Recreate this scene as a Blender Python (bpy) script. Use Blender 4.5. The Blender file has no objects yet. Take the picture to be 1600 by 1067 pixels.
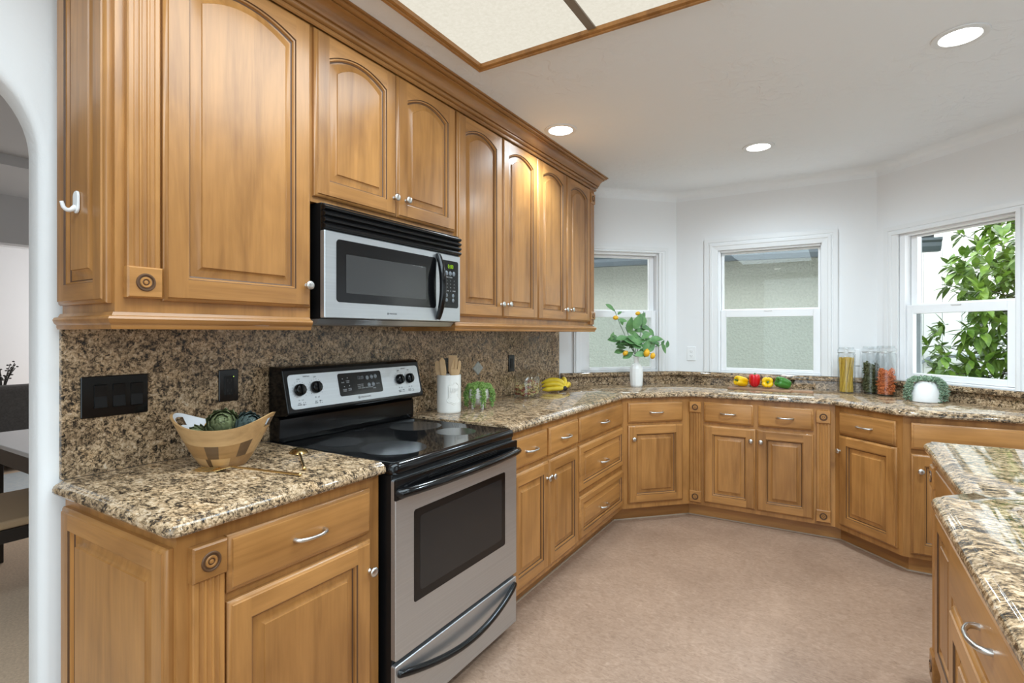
import bpy, bmesh, math, random
from mathutils import Vector, Matrix
random.seed(7)
C = bpy.context.scene.collection
SC = bpy.context.scene
PI = math.pi
R2 = math.sqrt(.5)

# ------------------------------------------------------------------ camera, world, lights, exposure
cam_d = bpy.data.cameras.new('camera')
cam = bpy.data.objects.new('camera', cam_d); C.objects.link(cam)
cam.location = (0, 0, 1.335)
cam.rotation_euler = (PI/2, 0, math.radians(31.4))
cam_d.sensor_width = 36.0
cam_d.lens = 36.0*826/1600
cam_d.shift_y = -13.0/1600
cam_d.clip_start = .05
SC.camera = cam

SC.view_settings.view_transform = 'Standard'
SC.view_settings.look = 'None'
SC.view_settings.exposure = 0.90
SC.view_settings.gamma = 1.0
SC.view_settings.use_curve_mapping = False

world = bpy.data.worlds.new('sky'); SC.world = world
world.use_nodes = True
wn = world.node_tree
for n in list(wn.nodes): wn.nodes.remove(n)
wo = wn.nodes.new('ShaderNodeOutputWorld'); wb = wn.nodes.new('ShaderNodeBackground')
wb.inputs['Color'].default_value = (.93, .97, 1.0, 1); wb.inputs['Strength'].default_value = 2.15
wn.links.new(wb.outputs[0], wo.inputs[0])

def area_light(name, loc, rot, sx, sy, power, col=(1, 1, 1)):
    l = bpy.data.lights.new(name, 'AREA'); l.shape = 'RECTANGLE'; l.size = sx; l.size_y = sy
    l.energy = power; l.color = col
    o = bpy.data.objects.new(name, l); C.objects.link(o); o.location = loc; o.rotation_euler = rot
    return o
# added fill lamps, out of view behind the camera and on the right
area_light('rear_fill_lamp', (.3, -2.35, 1.35), (PI/2, 0, 0), 3.0, 2.1, 25, (.74, .90, 1.0))
area_light('right_fill_lamp', (1.84, .55, 1.55), (0, PI/2, 0), 1.1, 1.6, 5, (.78, .92, 1.0))
area_light('dining_fill_lamp', (-6.8, 4.1, 1.35), (-PI/2, 0, 0), 4.0, 1.8, 46, (.97, .985, 1.0))  # added lamp brightening the dining room; no window stands there

# ------------------------------------------------------------------ materials
def mat(name):
    m = bpy.data.materials.new(name); m.use_nodes = True
    nt = m.node_tree; b = nt.nodes['Principled BSDF']
    return m, nt, b
def N(nt, typ, **kw):
    n = nt.nodes.new(typ)
    for k, v in kw.items():
        if k in ('inp',):
            for kk, vv in v.items(): n.inputs[kk].default_value = vv
        else: setattr(n, k, v)
    return n
def L(nt, a, b): nt.links.new(a, b)
def ramp(nt, fac, stops):
    r = nt.nodes.new('ShaderNodeValToRGB'); e = r.color_ramp.elements
    while len(e) < len(stops): e.new(.5)
    for el, (p, c) in zip(e, stops):
        el.position = p; el.color = (*c, 1) if len(c) == 3 else c
    L(nt, fac, r.inputs[0]); return r.outputs[0]
def mixc(nt, fac, a, b, blend='MIX'):
    m = nt.nodes.new('ShaderNodeMix'); m.data_type = 'RGBA'; m.blend_type = blend
    for s, v in ((m.inputs[0], fac), (m.inputs[6], a), (m.inputs[7], b)):
        if isinstance(v, (int, float)): s.default_value = v
        elif isinstance(v, tuple): s.default_value = (*v, 1)
        else: L(nt, v, s)
    return m.outputs[2]
def bump(nt, b, h, strength=.2, dist=.01):
    n = nt.nodes.new('ShaderNodeBump'); n.inputs['Strength'].default_value = strength
    n.inputs['Distance'].default_value = dist
    L(nt, h, n.inputs['Height']); L(nt, n.outputs[0], b.inputs['Normal'])
def plain(name, col, rough=.5, metal=0, spec=.5, coat=0, trans=None):
    m, nt, b = mat(name)
    b.inputs['Base Color'].default_value = (*col, 1); b.inputs['Roughness'].default_value = rough
    b.inputs['Metallic'].default_value = metal; b.inputs['Specular IOR Level'].default_value = spec
    b.inputs['Coat Weight'].default_value = coat; b.inputs['Coat Roughness'].default_value = .06
    return m
def objcoord(nt, scale=(1, 1, 1), rnd=0.0, rot=(0, 0, 0)):
    tc = nt.nodes.new('ShaderNodeTexCoord'); mp = nt.nodes.new('ShaderNodeMapping')
    mp.inputs['Scale'].default_value = scale; mp.inputs['Rotation'].default_value = rot
    L(nt, tc.outputs['Object'], mp.inputs['Vector'])
    if rnd:
        oi = nt.nodes.new('ShaderNodeObjectInfo'); v = nt.nodes.new('ShaderNodeVectorMath'); v.operation = 'SCALE'
        cx = nt.nodes.new('ShaderNodeCombineXYZ')
        for i in range(3): L(nt, oi.outputs['Random'], cx.inputs[i])
        L(nt, cx.outputs[0], v.inputs[0]); v.inputs['Scale'].default_value = rnd
        a = nt.nodes.new('ShaderNodeVectorMath'); a.operation = 'ADD'
        L(nt, mp.outputs[0], a.inputs[0]); L(nt, v.outputs[0], a.inputs[1]); return a.outputs[0]
    return mp.outputs[0]
def noise(nt, vec, scale, detail=4, rough=.5, dist=0):
    n = nt.nodes.new('ShaderNodeTexNoise')
    n.inputs['Scale'].default_value = scale; n.inputs['Detail'].default_value = detail
    n.inputs['Roughness'].default_value = rough; n.inputs['Distortion'].default_value = dist
    L(nt, vec, n.inputs['Vector']); return n.outputs['Fac']

def wood(name, axis='z', base=(.41, .190, .055), rough=.33):
    m, nt, b = mat(name)
    lo, hi = 1.0, 14.0
    sc = {'z': (hi, hi, lo), 'x': (lo, hi, hi), 'y': (hi, lo, hi)}[axis]
    v = objcoord(nt, sc, 37.0)
    sc2 = tuple(2.5 if s == lo else 5.0 for s in sc)
    v2 = objcoord(nt, sc2, 17.0)
    n1 = noise(nt, v, 1.0, 5, .6, .8)
    n2 = noise(nt, v2, 1.0, 3, .5, .6)
    n3 = noise(nt, v, 6.0, 3, .6, .2)
    d = (base[0]*.62, base[1]*.57, base[2]*.52); h = tuple(min(1, c*1.20) for c in base)
    c1 = ramp(nt, n1, [(.25, d), (.52, base), (.8, h)])
    c2 = ramp(nt, n2, [(.28, (.74, .70, .65)), (.52, (1, 1, 1)), (.8, (1.10, 1.12, 1.14))])
    c3 = ramp(nt, n3, [(.35, (.90, .89, .87)), (.6, (1, 1, 1))])
    k = mixc(nt, 1.0, mixc(nt, 1.0, c1, c2, 'MULTIPLY'), c3, 'MULTIPLY')
    oi = nt.nodes.new('ShaderNodeObjectInfo')
    c4 = ramp(nt, oi.outputs['Random'], [(0, (.92, .91, .90)), (1, (1.06, 1.06, 1.05))])
    k = mixc(nt, 1.0, k, c4, 'MULTIPLY')
    L(nt, k, b.inputs['Base Color'])
    b.inputs['Roughness'].default_value = rough
    b.inputs['Coat Weight'].default_value = .16; b.inputs['Specular IOR Level'].default_value = .45; b.inputs['Coat Roughness'].default_value = .18
    bump(nt, b, n3, .04, .002)
    return m
M = {}
M['wood_v'] = wood('maple_vertical', 'z')
M['wood_h'] = wood('maple_horizontal', 'x', (.448, .211, .063))
M['wood_y'] = wood('maple_lengthwise', 'y')
M['glaze'] = plain('dark_glaze', (.09, .040, .015), .5)

def granite(name, s=1.0, rough=.045, spec=.6):
    m, nt, b = mat(name)
    v = objcoord(nt, (1, 1, 1), 0, (.6, .5, .6))
    vs = objcoord(nt, (.85, 1.45, 1.45), 0, (.5, .4, .7))
    big = noise(nt, v, 10*s, 5, .65, .8)
    fine = noise(nt, vs, 60*s, 9, .74, .8)
    fine2 = noise(nt, vs, 78*s, 7, .70, .6)
    mid = noise(nt, vs, 21*s, 5, .6, .9)
    def blend(a_, w):
        q = nt.nodes.new('ShaderNodeMath'); q.operation = 'MULTIPLY_ADD'; q.inputs[1].default_value = w; q.inputs[2].default_value = -.5*w
        L(nt, mid, q.inputs[0]); r_ = nt.nodes.new('ShaderNodeMath'); r_.operation = 'ADD'; L(nt, a_, r_.inputs[0]); L(nt, q.outputs[0], r_.inputs[1]); return r_.outputs[0]
    fine = blend(fine, .42); fine2 = blend(fine2, .35)
    c = ramp(nt, fine, [(.355, (.016, .015, .014)), (.42, (.070, .050, .034)), (.465, (.20, .132, .074)),
                        (.53, (.42, .288, .168)), (.61, (.60, .44, .285)), (.70, (.62, .54, .44))])
    spots = ramp(nt, fine2, [(.37, (.04, .04, .042)), (.43, (1, 1, 1))])
    c = mixc(nt, .78, c, spots, 'MULTIPLY')
    tint = ramp(nt, big, [(.3, (.60, .58, .57)), (.5, (1, 1, 1)), (.72, (1.10, 1.02, .92))])
    c = mixc(nt, 1.0, c, tint, 'MULTIPLY')
    L(nt, c, b.inputs['Base Color'])
    b.inputs['Roughness'].default_value = rough; b.inputs['Specular IOR Level'].default_value = spec
    return m
M['granite'] = granite('granite', 1.18); M['granite_splash'] = granite('granite_backsplash', 1.18, .24, .32)

def plaster(name, col, scale=7, strength=.25, rough=.8):
    m, nt, b = mat(name)
    v = objcoord(nt)
    n1 = noise(nt, v, scale, 5, .55, .6)
    h = ramp(nt, n1, [(.46, (0, 0, 0)), (.54, (1, 1, 1))])
    n2 = noise(nt, v, 2.2, 2, .5)
    msk = ramp(nt, n2, [(.42, (0, 0, 0)), (.6, (1, 1, 1))])
    hh = mixc(nt, 1.0, h, msk, 'MULTIPLY')
    b.inputs['Base Color'].default_value = (*col, 1); b.inputs['Roughness'].default_value = rough
    bump(nt, b, hh, strength, .004)
    return m
M['wall'] = plaster('white_plaster', (.82, .82, .825), 9, .10)
M['arch'] = plaster('white_plaster_troweled', (.82, .82, .82), 8, .16)
M['ceiling'] = plaster('ceiling_plaster', (.86, .875, .89), 11, .55, .7)
M['white'] = plain('white_paint', (.78, .78, .78), .35)
M['unseen'] = plain('greige_paint', (.36, .34, .31), .8)  # unseen walls and panels kept dark to weaken reflections in the stone
M['vinyl'] = plain('white_vinyl', (.86, .86, .87), .3)
M['grey_track'] = plain('grey_window_track', (.38, .39, .40), .4)
M['dim_wall'] = plain('dim_unlit_wall', (.62, .62, .63), .85)  # darker grey puts the shade of the unlit ceiling and header into the colour

def floor_mat():
    m, nt, b = mat('brown_vinyl_floor')
    v = objcoord(nt); vs = objcoord(nt, (1, 2.2, 1), 0, (0, 0, .6))
    a = noise(nt, v, 2.4, 4, .6, .3); f = noise(nt, vs, 34, 5, .65, 1.2); g = noise(nt, vs, 75, 3, .6)
    c = ramp(nt, f, [(.28, (.25, .158, .104)), (.5, (.352, .232, .162)), (.72, (.44, .305, .222))])
    t = ramp(nt, a, [(.3, (.86, .84, .83)), (.7, (1.1, 1.1, 1.1))])
    c = mixc(nt, 1.0, c, t, 'MULTIPLY')
    sp = ramp(nt, g, [(.70, (0, 0, 0)), (.75, (1, 1, 1))])
    c = mixc(nt, sp, c, (.56, .44, .36))
    L(nt, c, b.inputs['Base Color']); b.inputs['Roughness'].default_value = .36
    b.inputs['Specular IOR Level'].default_value = .4
    bump(nt, b, f, .05, .002)
    return m
M['floor'] = floor_mat()

def noisy(name, c0, c1, scale, rough=.7, bs=0, bd=.003, metal=0, detail=4):
    m, nt, b = mat(name)
    v = objcoord(nt); n = noise(nt, v, scale, detail, .6)
    L(nt, ramp(nt, n, [(.3, c0), (.7, c1)]), b.inputs['Base Color'])
    b.inputs['Roughness'].default_value = rough; b.inputs['Metallic'].default_value = metal
    if bs: bump(nt, b, n, bs, bd)
    return m
M['carpet'] = noisy('beige_carpet', (.66, .48, .33), (.84, .64, .46), 90, .95, .4)
M['daylit_floor'] = noisy('pale_blue_daylit_floor', (.50, .55, .58), (.62, .64, .62), 30, .95, .2)  # pale blue carries the daylight on the dining floor
M['stucco'] = noisy('pale_green_stucco', (.43, .445, .39), (.53, .545, .48), 38, .9, .9, .02, 0, 5)
M['siding'] = plain('white_siding', (.90, .90, .88), .6)
M['siding_gap'] = plain('siding_groove', (.55, .57, .56), .7)
M['gutter'] = plain('blue_grey_gutter', (.075, .095, .11), .45)
M['shingle'] = noisy('dark_shingle', (.02, .022, .025), (.06, .065, .07), 25, .9)
M['ground'] = noisy('dirt', (.13, .12, .09), (.22, .20, .15), 6, .95)

def brushed(name, col=(.54, .56, .58), axis='x', rough=.36):
    m, nt, b = mat(name)
    sc = {'x': (1, 160, 160), 'z': (160, 160, 1), 'y': (160, 1, 160)}[axis]
    n = noise(nt, objcoord(nt, sc), 1.0, 3, .6)
    L(nt, ramp(nt, n, [(.3, tuple(k*.90 for k in col)), (.7, col)]), b.inputs['Base Color'])
    b.inputs['Metallic'].default_value = .88; b.inputs['Roughness'].default_value = rough
    return m
M['steel'] = brushed('brushed_steel')
M['nickel'] = plain('satin_nickel', (.62, .61, .59), .28, 1)
M['gold'] = plain('polished_gold', (.72, .49, .20), .24, 1)
M['black'] = plain('gloss_black', (.004, .004, .0045), .14, 0, .36)
M['black_matte'] = plain('satin_black', (.005, .005, .0055), .35, 0, .3)
M['cooktop'] = plain('black_ceramic_glass', (.008, .008, .0085), .05, 0, .6)
M['burner'] = plain('burner_grey', (.030, .030, .031), .16)
M['oven_glass'] = plain('smoked_glass', (.016, .016, .0165), .12, 0, .4)
M['mesh_glass'] = noisy('microwave_mesh', (.022, .022, .022), (.045, .045, .045), 700, .22)
M['grey_print'] = plain('grey_print', (.42, .43, .44), .5)
M['dark_print'] = plain('dark_print', (.05, .05, .055), .5)
M['button'] = plain('grey_button', (.16, .18, .20), .35)

def emit(name, col, s):
    m = bpy.data.materials.new(name); m.use_nodes = True; nt = m.node_tree
    for n in list(nt.nodes): nt.nodes.remove(n)
    o = nt.nodes.new('ShaderNodeOutputMaterial'); e = nt.nodes.new('ShaderNodeEmission')
    e.inputs[0].default_value = (*col, 1); e.inputs[1].default_value = s
    L(nt, e.outputs[0], o.inputs[0]); return m
M['digits'] = emit('green_digits', (.40, .75, .03), .42)
M['led'] = emit('indicator_led', (.5, .9, .1), 1.0)
M['lamp'] = emit('lamp_lens', (1, .985, .95), 9.0)
def diffuser_mat():
    m = bpy.data.materials.new('acrylic_diffuser'); m.use_nodes = True; nt = m.node_tree
    for n in list(nt.nodes): nt.nodes.remove(n)
    o = nt.nodes.new('ShaderNodeOutputMaterial'); e = nt.nodes.new('ShaderNodeEmission')
    n1 = noise(nt, objcoord(nt), 70, 4, .6, .5)
    L(nt, ramp(nt, n1, [(.3, (.86, .81, .68)), (.7, (.96, .91, .78))]), e.inputs[0]); e.inputs[1].default_value = .485
    L(nt, e.outputs[0], o.inputs[0]); return m
M['diffuser'] = diffuser_mat()

def thin_glass(name, tint=(1, 1, 1), gloss=1.0, f0=.04):
    m = bpy.data.materials.new(name); m.use_nodes = True; nt = m.node_tree
    for n in list(nt.nodes): nt.nodes.remove(n)
    o = nt.nodes.new('ShaderNodeOutputMaterial'); t = nt.nodes.new('ShaderNodeBsdfTransparent')
    g = nt.nodes.new('ShaderNodeBsdfGlossy'); g.inputs['Roughness'].default_value = .0
    t.inputs[0].default_value = (*tint, 1)
    lw = nt.nodes.new('ShaderNodeLayerWeight'); lw.inputs['Blend'].default_value = .5
    pw = nt.nodes.new('ShaderNodeMath'); pw.operation = 'POWER'; pw.inputs[1].default_value = 5
    L(nt, lw.outputs['Facing'], pw.inputs[0])
    mu = nt.nodes.new('ShaderNodeMath'); mu.operation = 'MULTIPLY_ADD'; mu.inputs[1].default_value = .9*gloss; mu.inputs[2].default_value = f0*gloss
    L(nt, pw.outputs[0], mu.inputs[0])
    mx = nt.nodes.new('ShaderNodeMixShader')
    L(nt, mu.outputs[0], mx.inputs[0]); L(nt, t.outputs[0], mx.inputs[1]); L(nt, g.outputs[0], mx.inputs[2])
    L(nt, mx.outputs[0], o.inputs[0]); return m
M['pane'] = thin_glass('window_glass', (.97, .99, .985), .5)
M['pane_screen'] = thin_glass('window_glass_screened', (.84, .88, .875), .45)
M['jar_glass'] = thin_glass('jar_glass', (.955, .965, .965), 1.1)
M['ceramic'] = plain('white_ceramic', (.82, .80, .76), .25)
M['ceramic_matte'] = plain('white_matte_ceramic', (.80, .79, .77), .5)
M['speckle'] = noisy('speckled_ceramic', (.62, .58, .54), (.82, .79, .75), 160, .5)
M['bamboo'] = noisy('bamboo', (.60, .37, .17), (.74, .50, .27), 22, .5)
M['board'] = wood('acacia_board', 'x', (.42, .24, .14), .35)
M['bowl_in'] = plain('white_enamel', (.82, .83, .86), .35)
M['plastic'] = plain('white_plastic', (.85, .85, .85), .3)
M['outlet_dark'] = plain('outlet_slot', (.12, .12, .12), .5)
M['tile'] = noisy('grey_stone_tile', (.26, .27, .25), (.40, .41, .38), 60, .3)
M['leather'] = plain('tan_upholstery', (.42, .29, .17), .7)
M['dark_wood'] = plain('espresso_wood', (.022, .017, .014), .35)
M['table_top'] = plain('grey_table_top', (.55, .55, .56), .25)
M['sofa'] = noisy('charcoal_fabric', (.055, .050, .047), (.085, .078, .072), 60, .95)
M['twig'] = plain('dark_twig', (.03, .026, .022), .8)
M['sinkw'] = plain('white_sink', (.85, .85, .83), .25)
M['rail_metal'] = plain('grey_rail_metal', (.30, .34, .37), .4)

def leafmat(name, c0, c1, rough=.4, sc=13):
    m, nt, b = mat(name)
    n = noise(nt, objcoord(nt), sc, 3, .6)
    L(nt, ramp(nt, n, [(.3, c0), (.7, c1)]), b.inputs['Base Color'])
    b.inputs['Roughness'].default_value = rough
    b.inputs['Subsurface Weight'].default_value = 0
    return m
M['leaf_tree'] = leafmat('magnolia_leaf', (.055, .14, .014), (.22, .34, .05), .35)
M['leaf_lemon'] = leafmat('lemon_leaf', (.06, .17, .05), (.16, .32, .11), .5)
M['leaf_succ'] = leafmat('string_succulent', (.07, .17, .02), (.32, .46, .13), .5, 95)
M['leaf_blue'] = leafmat('blue_green_succulent', (.045, .12, .065), (.38, .48, .33), .55, 75)
M['arti'] = leafmat('artichoke_scale', (.085, .098, .042), (.21, .235, .11), .45)
M['stem'] = plain('green_stem', (.10, .17, .10), .6)
M['bark'] = plain('bark', (.05, .04, .03), .9)
M['lemon'] = noisy('lemon_skin', (.72, .36, .01), (.85, .48, .02), 40, .5)
M['banana'] = noisy('banana_skin', (.62, .42, .015), (.78, .58, .04), 14, .45)
M['banana_tip'] = plain('banana_stem', (.035, .03, .03), .7)
M['pep_y'] = plain('yellow_pepper', (.86, .52, .005), .22)
M['pep_r'] = plain('red_pepper', (.60, .006, .012), .22)
M['pep_g'] = plain('green_pepper', (.05, .20, .025), .22)
M['pep_stem'] = plain('pepper_stem', (.06, .16, .03), .5)
M['spag'] = noisy('spaghetti', (.62, .38, .03), (.78, .52, .07), 60, .5)
M['green_pasta'] = noisy('spinach_pasta', (.055, .060, .018), (.13, .14, .055), 60, .7)
M['orange_pasta'] = noisy('orange_pasta', (.50, .105, .02), (.72, .20, .05), 60, .6)
M['rot_y'] = plain('rotini_cream', (.60, .46, .20), .6)
M['rot_r'] = plain('rotini_red', (.36, .09, .05), .6)

# ------------------------------------------------------------------ mesh helpers
def box(bm, x0, x1, y0, y1, z0, z1, mi=0):
    v = [bm.verts.new(p) for p in ((x0,y0,z0),(x1,y0,z0),(x1,y1,z0),(x0,y1,z0),(x0,y0,z1),(x1,y0,z1),(x1,y1,z1),(x0,y1,z1))]
    for f in ((0,3,2,1),(4,5,6,7),(0,1,5,4),(1,2,6,5),(2,3,7,6),(3,0,4,7)):
        fc = bm.faces.new([v[i] for i in f]); fc.material_index = mi
def prism(bm, poly, z0, z1, mi=0):
    a = [bm.verts.new((x, y, z0)) for x, y in poly]; b = [bm.verts.new((x, y, z1)) for x, y in poly]
    n = len(poly)
    fs = [bm.faces.new(a[::-1]), bm.faces.new(b)]
    fs += [bm.faces.new((a[i], a[(i+1) % n], b[(i+1) % n], b[i])) for i in range(n)]
    for f in fs: f.material_index = mi
def extrude_yz(bm, prof, x0, x1, mi=0):           # closed (y,z) profile along x
    a = [bm.verts.new((x0, y, z)) for y, z in prof]; b = [bm.verts.new((x1, y, z)) for y, z in prof]
    n = len(prof)
    fs = [bm.faces.new(a), bm.faces.new(b[::-1])]
    fs += [bm.faces.new((a[i], b[i], b[(i+1) % n], a[(i+1) % n])) for i in range(n)]
    for f in fs: f.material_index = mi
def lathe(bm, prof, seg=24, mtx=None, mi=0, cap=True):   # (r,z) about z
    mtx = mtx or Matrix.Identity(4); rings = []
    for r, z in prof:
        if r < 1e-6: rings.append([bm.verts.new(mtx @ Vector((0, 0, z)))])
        else: rings.append([bm.verts.new(mtx @ Vector((r*math.cos(2*PI*i/seg), r*math.sin(2*PI*i/seg), z))) for i in range(seg)])
    for a, b in zip(rings, rings[1:]):
        for i in range(seg):
            j = (i+1) % seg
            if len(a) == 1 and len(b) == 1: continue
            if len(a) == 1: f = bm.faces.new((a[0], b[j], b[i]))
            elif len(b) == 1: f = bm.faces.new((a[i], a[j], b[0]))
            else: f = bm.faces.new((a[i], a[j], b[j], b[i]))
            f.material_index = mi
    if cap:
        for rg in (rings[0], rings[-1]):
            if len(rg) > 1: bm.faces.new(rg).material_index = mi
FRONT = Matrix.Rotation(PI/2, 4, 'X')              # lathe axis z -> -y (towards the viewer of a front)
def tube(bm, pts, rad, seg=8, mi=0, cap=True, flat=1.0):
    pts = [Vector(p) for p in pts]; n = len(pts)
    rad = rad if isinstance(rad, (list, tuple)) else [rad]*n
    prev = None; rings = []
    for i, p in enumerate(pts):
        t = (pts[min(i+1, n-1)]-pts[max(i-1, 0)]).normalized()
        if prev is None:
            up = Vector((0, 0, 1)) if abs(t.z) < .9 else Vector((1, 0, 0))
            u = t.cross(up).normalized()
        else: u = (prev - t*prev.dot(t)).normalized()
        prev = u; w = t.cross(u)
        rings.append([bm.verts.new(p + (u*math.cos(2*PI*k/seg) + w*flat*math.sin(2*PI*k/seg))*rad[i]) for k in range(seg)])
    for a, b in zip(rings, rings[1:]):
        for k in range(seg):
            bm.faces.new((a[k], a[(k+1) % seg], b[(k+1) % seg], b[k])).material_index = mi
    if cap:
        bm.faces.new(rings[0][::-1]).material_index = mi; bm.faces.new(rings[-1]).material_index = mi
def lerp(a, b, t): return a+(b-a)*t
def curve3(p0, p1, p2, n=8):
    p0, p1, p2 = Vector(p0), Vector(p1), Vector(p2)
    return [(1-t)**2*p0+2*t*(1-t)*p1+t*t*p2 for t in [i/n for i in range(n+1)]]
def offset_poly(pts, dist, closed=True):           # dist per edge, positive = to the left of travel
    n = len(pts); out = []
    ed = []
    m = n if closed else n-1
    for i in range(m):
        a, b = Vector(pts[i]), Vector(pts[(i+1) % n]); t = (b-a).normalized(); nn = Vector((-t.y, t.x))
        d = dist[i] if isinstance(dist, (list, tuple)) else dist
        ed.append((a+nn*d, t))
    for i in range(n):
        if not closed and i == 0: out.append(ed[0][0]); continue
        if not closed and i == n-1:
            p, t = ed[-1]; out.append(p + t*(Vector(pts[n-1])-Vector(pts[n-2])).length); continue
        (p, t), (q, s) = ed[i-1], ed[i % m]
        det = t.x*(-s.y)+t.y*s.x
        if abs(det) < 1e-5: out.append(q.copy()); continue
        r = q-p; u = (r.x*(-s.y)+r.y*s.x)/det
        out.append(p+t*u)
    return out
def sweep(bm, path, prof, mi=0, closed=False, side=1, caps=True):   # prof: (offset, z); offset to left*side
    loops = []
    for off, z in prof:
        o = offset_poly(path, off*side, closed)
        loops.append([bm.verts.new((p.x, p.y, z)) for p in o])
    n = len(path); m = n if closed else n-1
    for a, b in zip(loops, loops[1:]+[loops[0]]):
        for i in range(m):
            j = (i+1) % n
            try: bm.faces.new((a[i], a[j], b[j], b[i])).material_index = mi
            except ValueError: pass
    if caps and not closed:
        bm.faces.new([l[0] for l in loops]).material_index = mi
        bm.faces.new([l[-1] for l in loops][::-1]).material_index = mi
def fillet(pts, rads, n=6):
    out = []; N_ = len(pts)
    for i, p in enumerate(pts):
        r = rads[i]
        if not r: out.append(tuple(p)); continue
        p = Vector(p); a = Vector(pts[i-1]); b = Vector(pts[(i+1) % N_])
        u = (a-p).normalized(); v = (b-p).normalized()
        ang = u.angle(v); d = r/math.tan(ang/2)
        s, e = p+u*d, p+v*d
        for k in range(n+1):
            t = k/n; q = (1-t)**2*s + 2*t*(1-t)*p + t*t*e
            out.append((q.x, q.y))
    return out
def rrect(x0, x1, z0, z1, r, n=5):
    pts = []
    for cx, cz, a0 in ((x1-r, z0+r, -PI/2), (x1-r, z1-r, 0), (x0+r, z1-r, PI/2), (x0+r, z0+r, PI)):
        for k in range(n+1):
            a = a0+PI/2*k/n; pts.append((cx+r*math.cos(a), cz+r*math.sin(a)))
    return pts
def plate(bm, x0, x1, z0, z1, r, y0, y1, bev=0.0, mi=0, n=5):   # rounded plate in xz, front at y1 (<y0)
    layers = [(0, y0), (0, y1+bev), (bev, y1)] if bev else [(0, y0), (0, y1)]
    loops = []
    for ins, y in layers:
        loops.append([bm.verts.new((x, y, z)) for x, z in rrect(x0+ins, x1-ins, z0+ins, z1-ins, max(r-ins, .0005), n)])
    for a, b in zip(loops, loops[1:]):
        for i in range(len(a)):
            j = (i+1) % len(a); bm.faces.new((a[i], a[j], b[j], b[i])).material_index = mi
    bm.faces.new(loops[0][::-1]).material_index = mi; bm.faces.new(loops[-1]).material_index = mi
def blob(bm, loc, sx, sy, sz, seg=10, rings=7, mi=0, mtx=None):
    m = Matrix.Translation(loc) @ (mtx or Matrix.Identity(4)) @ Matrix.Diagonal((sx, sy, sz, 1))
    lathe(bm, [(math.sin(PI*i/rings), -math.cos(PI*i/rings)) if 0 < i < rings else (0, -math.cos(PI*i/rings)) for i in range(rings+1)], seg, m, mi, False)

def obj(name, bm, mats, parent=None, loc=(0, 0, 0), rot=(0, 0, 0), smooth=None, bevel=0, label=None, merge=False, segs=2):
    if merge: bmesh.ops.remove_doubles(bm, verts=bm.verts, dist=1e-5)
    bmesh.ops.recalc_face_normals(bm, faces=bm.faces)
    me = bpy.data.meshes.new(name)
    if smooth is not None:
        lim = math.radians(smooth)
        for f in bm.faces: f.smooth = True
        for e in bm.edges:
            e.smooth = not (len(e.link_faces) == 2 and e.calc_face_angle(0) > lim)
    bm.to_mesh(me); bm.free()
    for m in (mats if isinstance(mats, (list, tuple)) else [mats]): me.materials.append(m if not isinstance(m, str) else M[m])
    o = bpy.data.objects.new(name, me); C.objects.link(o)
    if parent: o.parent = parent
    o.location = loc; o.rotation_euler = rot
    if bevel:
        b = o.modifiers.new('bevel', 'BEVEL'); b.width = bevel; b.segments = segs; b.limit_method = 'ANGLE'; b.angle_limit = math.radians(40)
    if label: o['label'] = label
    return o
def B(): return bmesh.new()
def thing(name, label, cat, loc=(0, 0, 0), rz=0, group=None):
    o = bpy.data.objects.new(name, None); C.objects.link(o); o.empty_display_size = .1
    o.location = loc; o.rotation_euler = (0, 0, rz)
    return tag(o, label, cat, group)
def tag(o, label, cat, group=None, kind=None):
    o['label'] = label; o['category'] = cat
    if group: o['group'] = group
    if kind: o['kind'] = kind
    return o
def struct(o): o['kind'] = 'structure'; return o
def text(name, s, size, m, parent, loc, rot=(PI/2, 0, 0), ext=.0003, align='CENTER', sx=1.0, spacing=1.0):
    cu = bpy.data.curves.new(name, 'FONT'); cu.body = s; cu.size = size; cu.extrude = ext
    cu.align_x = align; cu.align_y = 'CENTER'; cu.space_line = spacing
    cu.materials.append(M[m])
    tmp = bpy.data.objects.new(name, cu); me = bpy.data.meshes.new_from_object(tmp)
    me.transform(Matrix.Diagonal((sx, 1, 1, 1)))
    if not me.materials: me.materials.append(M[m])
    bpy.data.objects.remove(tmp)
    o = bpy.data.objects.new(name, me); C.objects.link(o); o.parent = parent
    o.location = loc; o.rotation_euler = rot
    return o

# ------------------------------------------------------------------ the room
XW = -1.905; ZC = 2.515
P0 = (XW, 3.802); P1 = (-1.147, 4.56); P2 = (.256, 4.56); P3 = (1.9, 2.916)
bm = B(); prism(bm, [(-2.0, -2.6), (2.05, -2.6), (2.05, 4.8), (-2.0, 4.8)], -.12, 0)
struct(obj('floor', bm, 'floor'))
bm = B(); prism(bm, [(-2.006, -2.6), (2.05, -2.6), (2.05, 4.75), (-2.006, 4.75)], ZC, ZC+.1)
# small cove where walls and ceiling meet
cove = [(0, ZC+.002)] + [(.055*(1-math.sin(a)), ZC-.055*(1-math.cos(a))) for a in [PI/2*k/6 for k in range(7)]][::-1][::-1]
sweep(bm, [(XW, 3.0), P0, P1, P2, P3, (1.9, -2.4)], [(-.002, ZC+.002), (.07, ZC+.002)] + [(.07*(1-math.sin(a)), ZC-.07*(1-math.cos(a))) for a in [PI/2*k/6 for k in range(1, 7)]] + [(-.002, ZC-.07)], side=-1)
struct(obj('ceiling', bm, 'ceiling', smooth=30))

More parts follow.
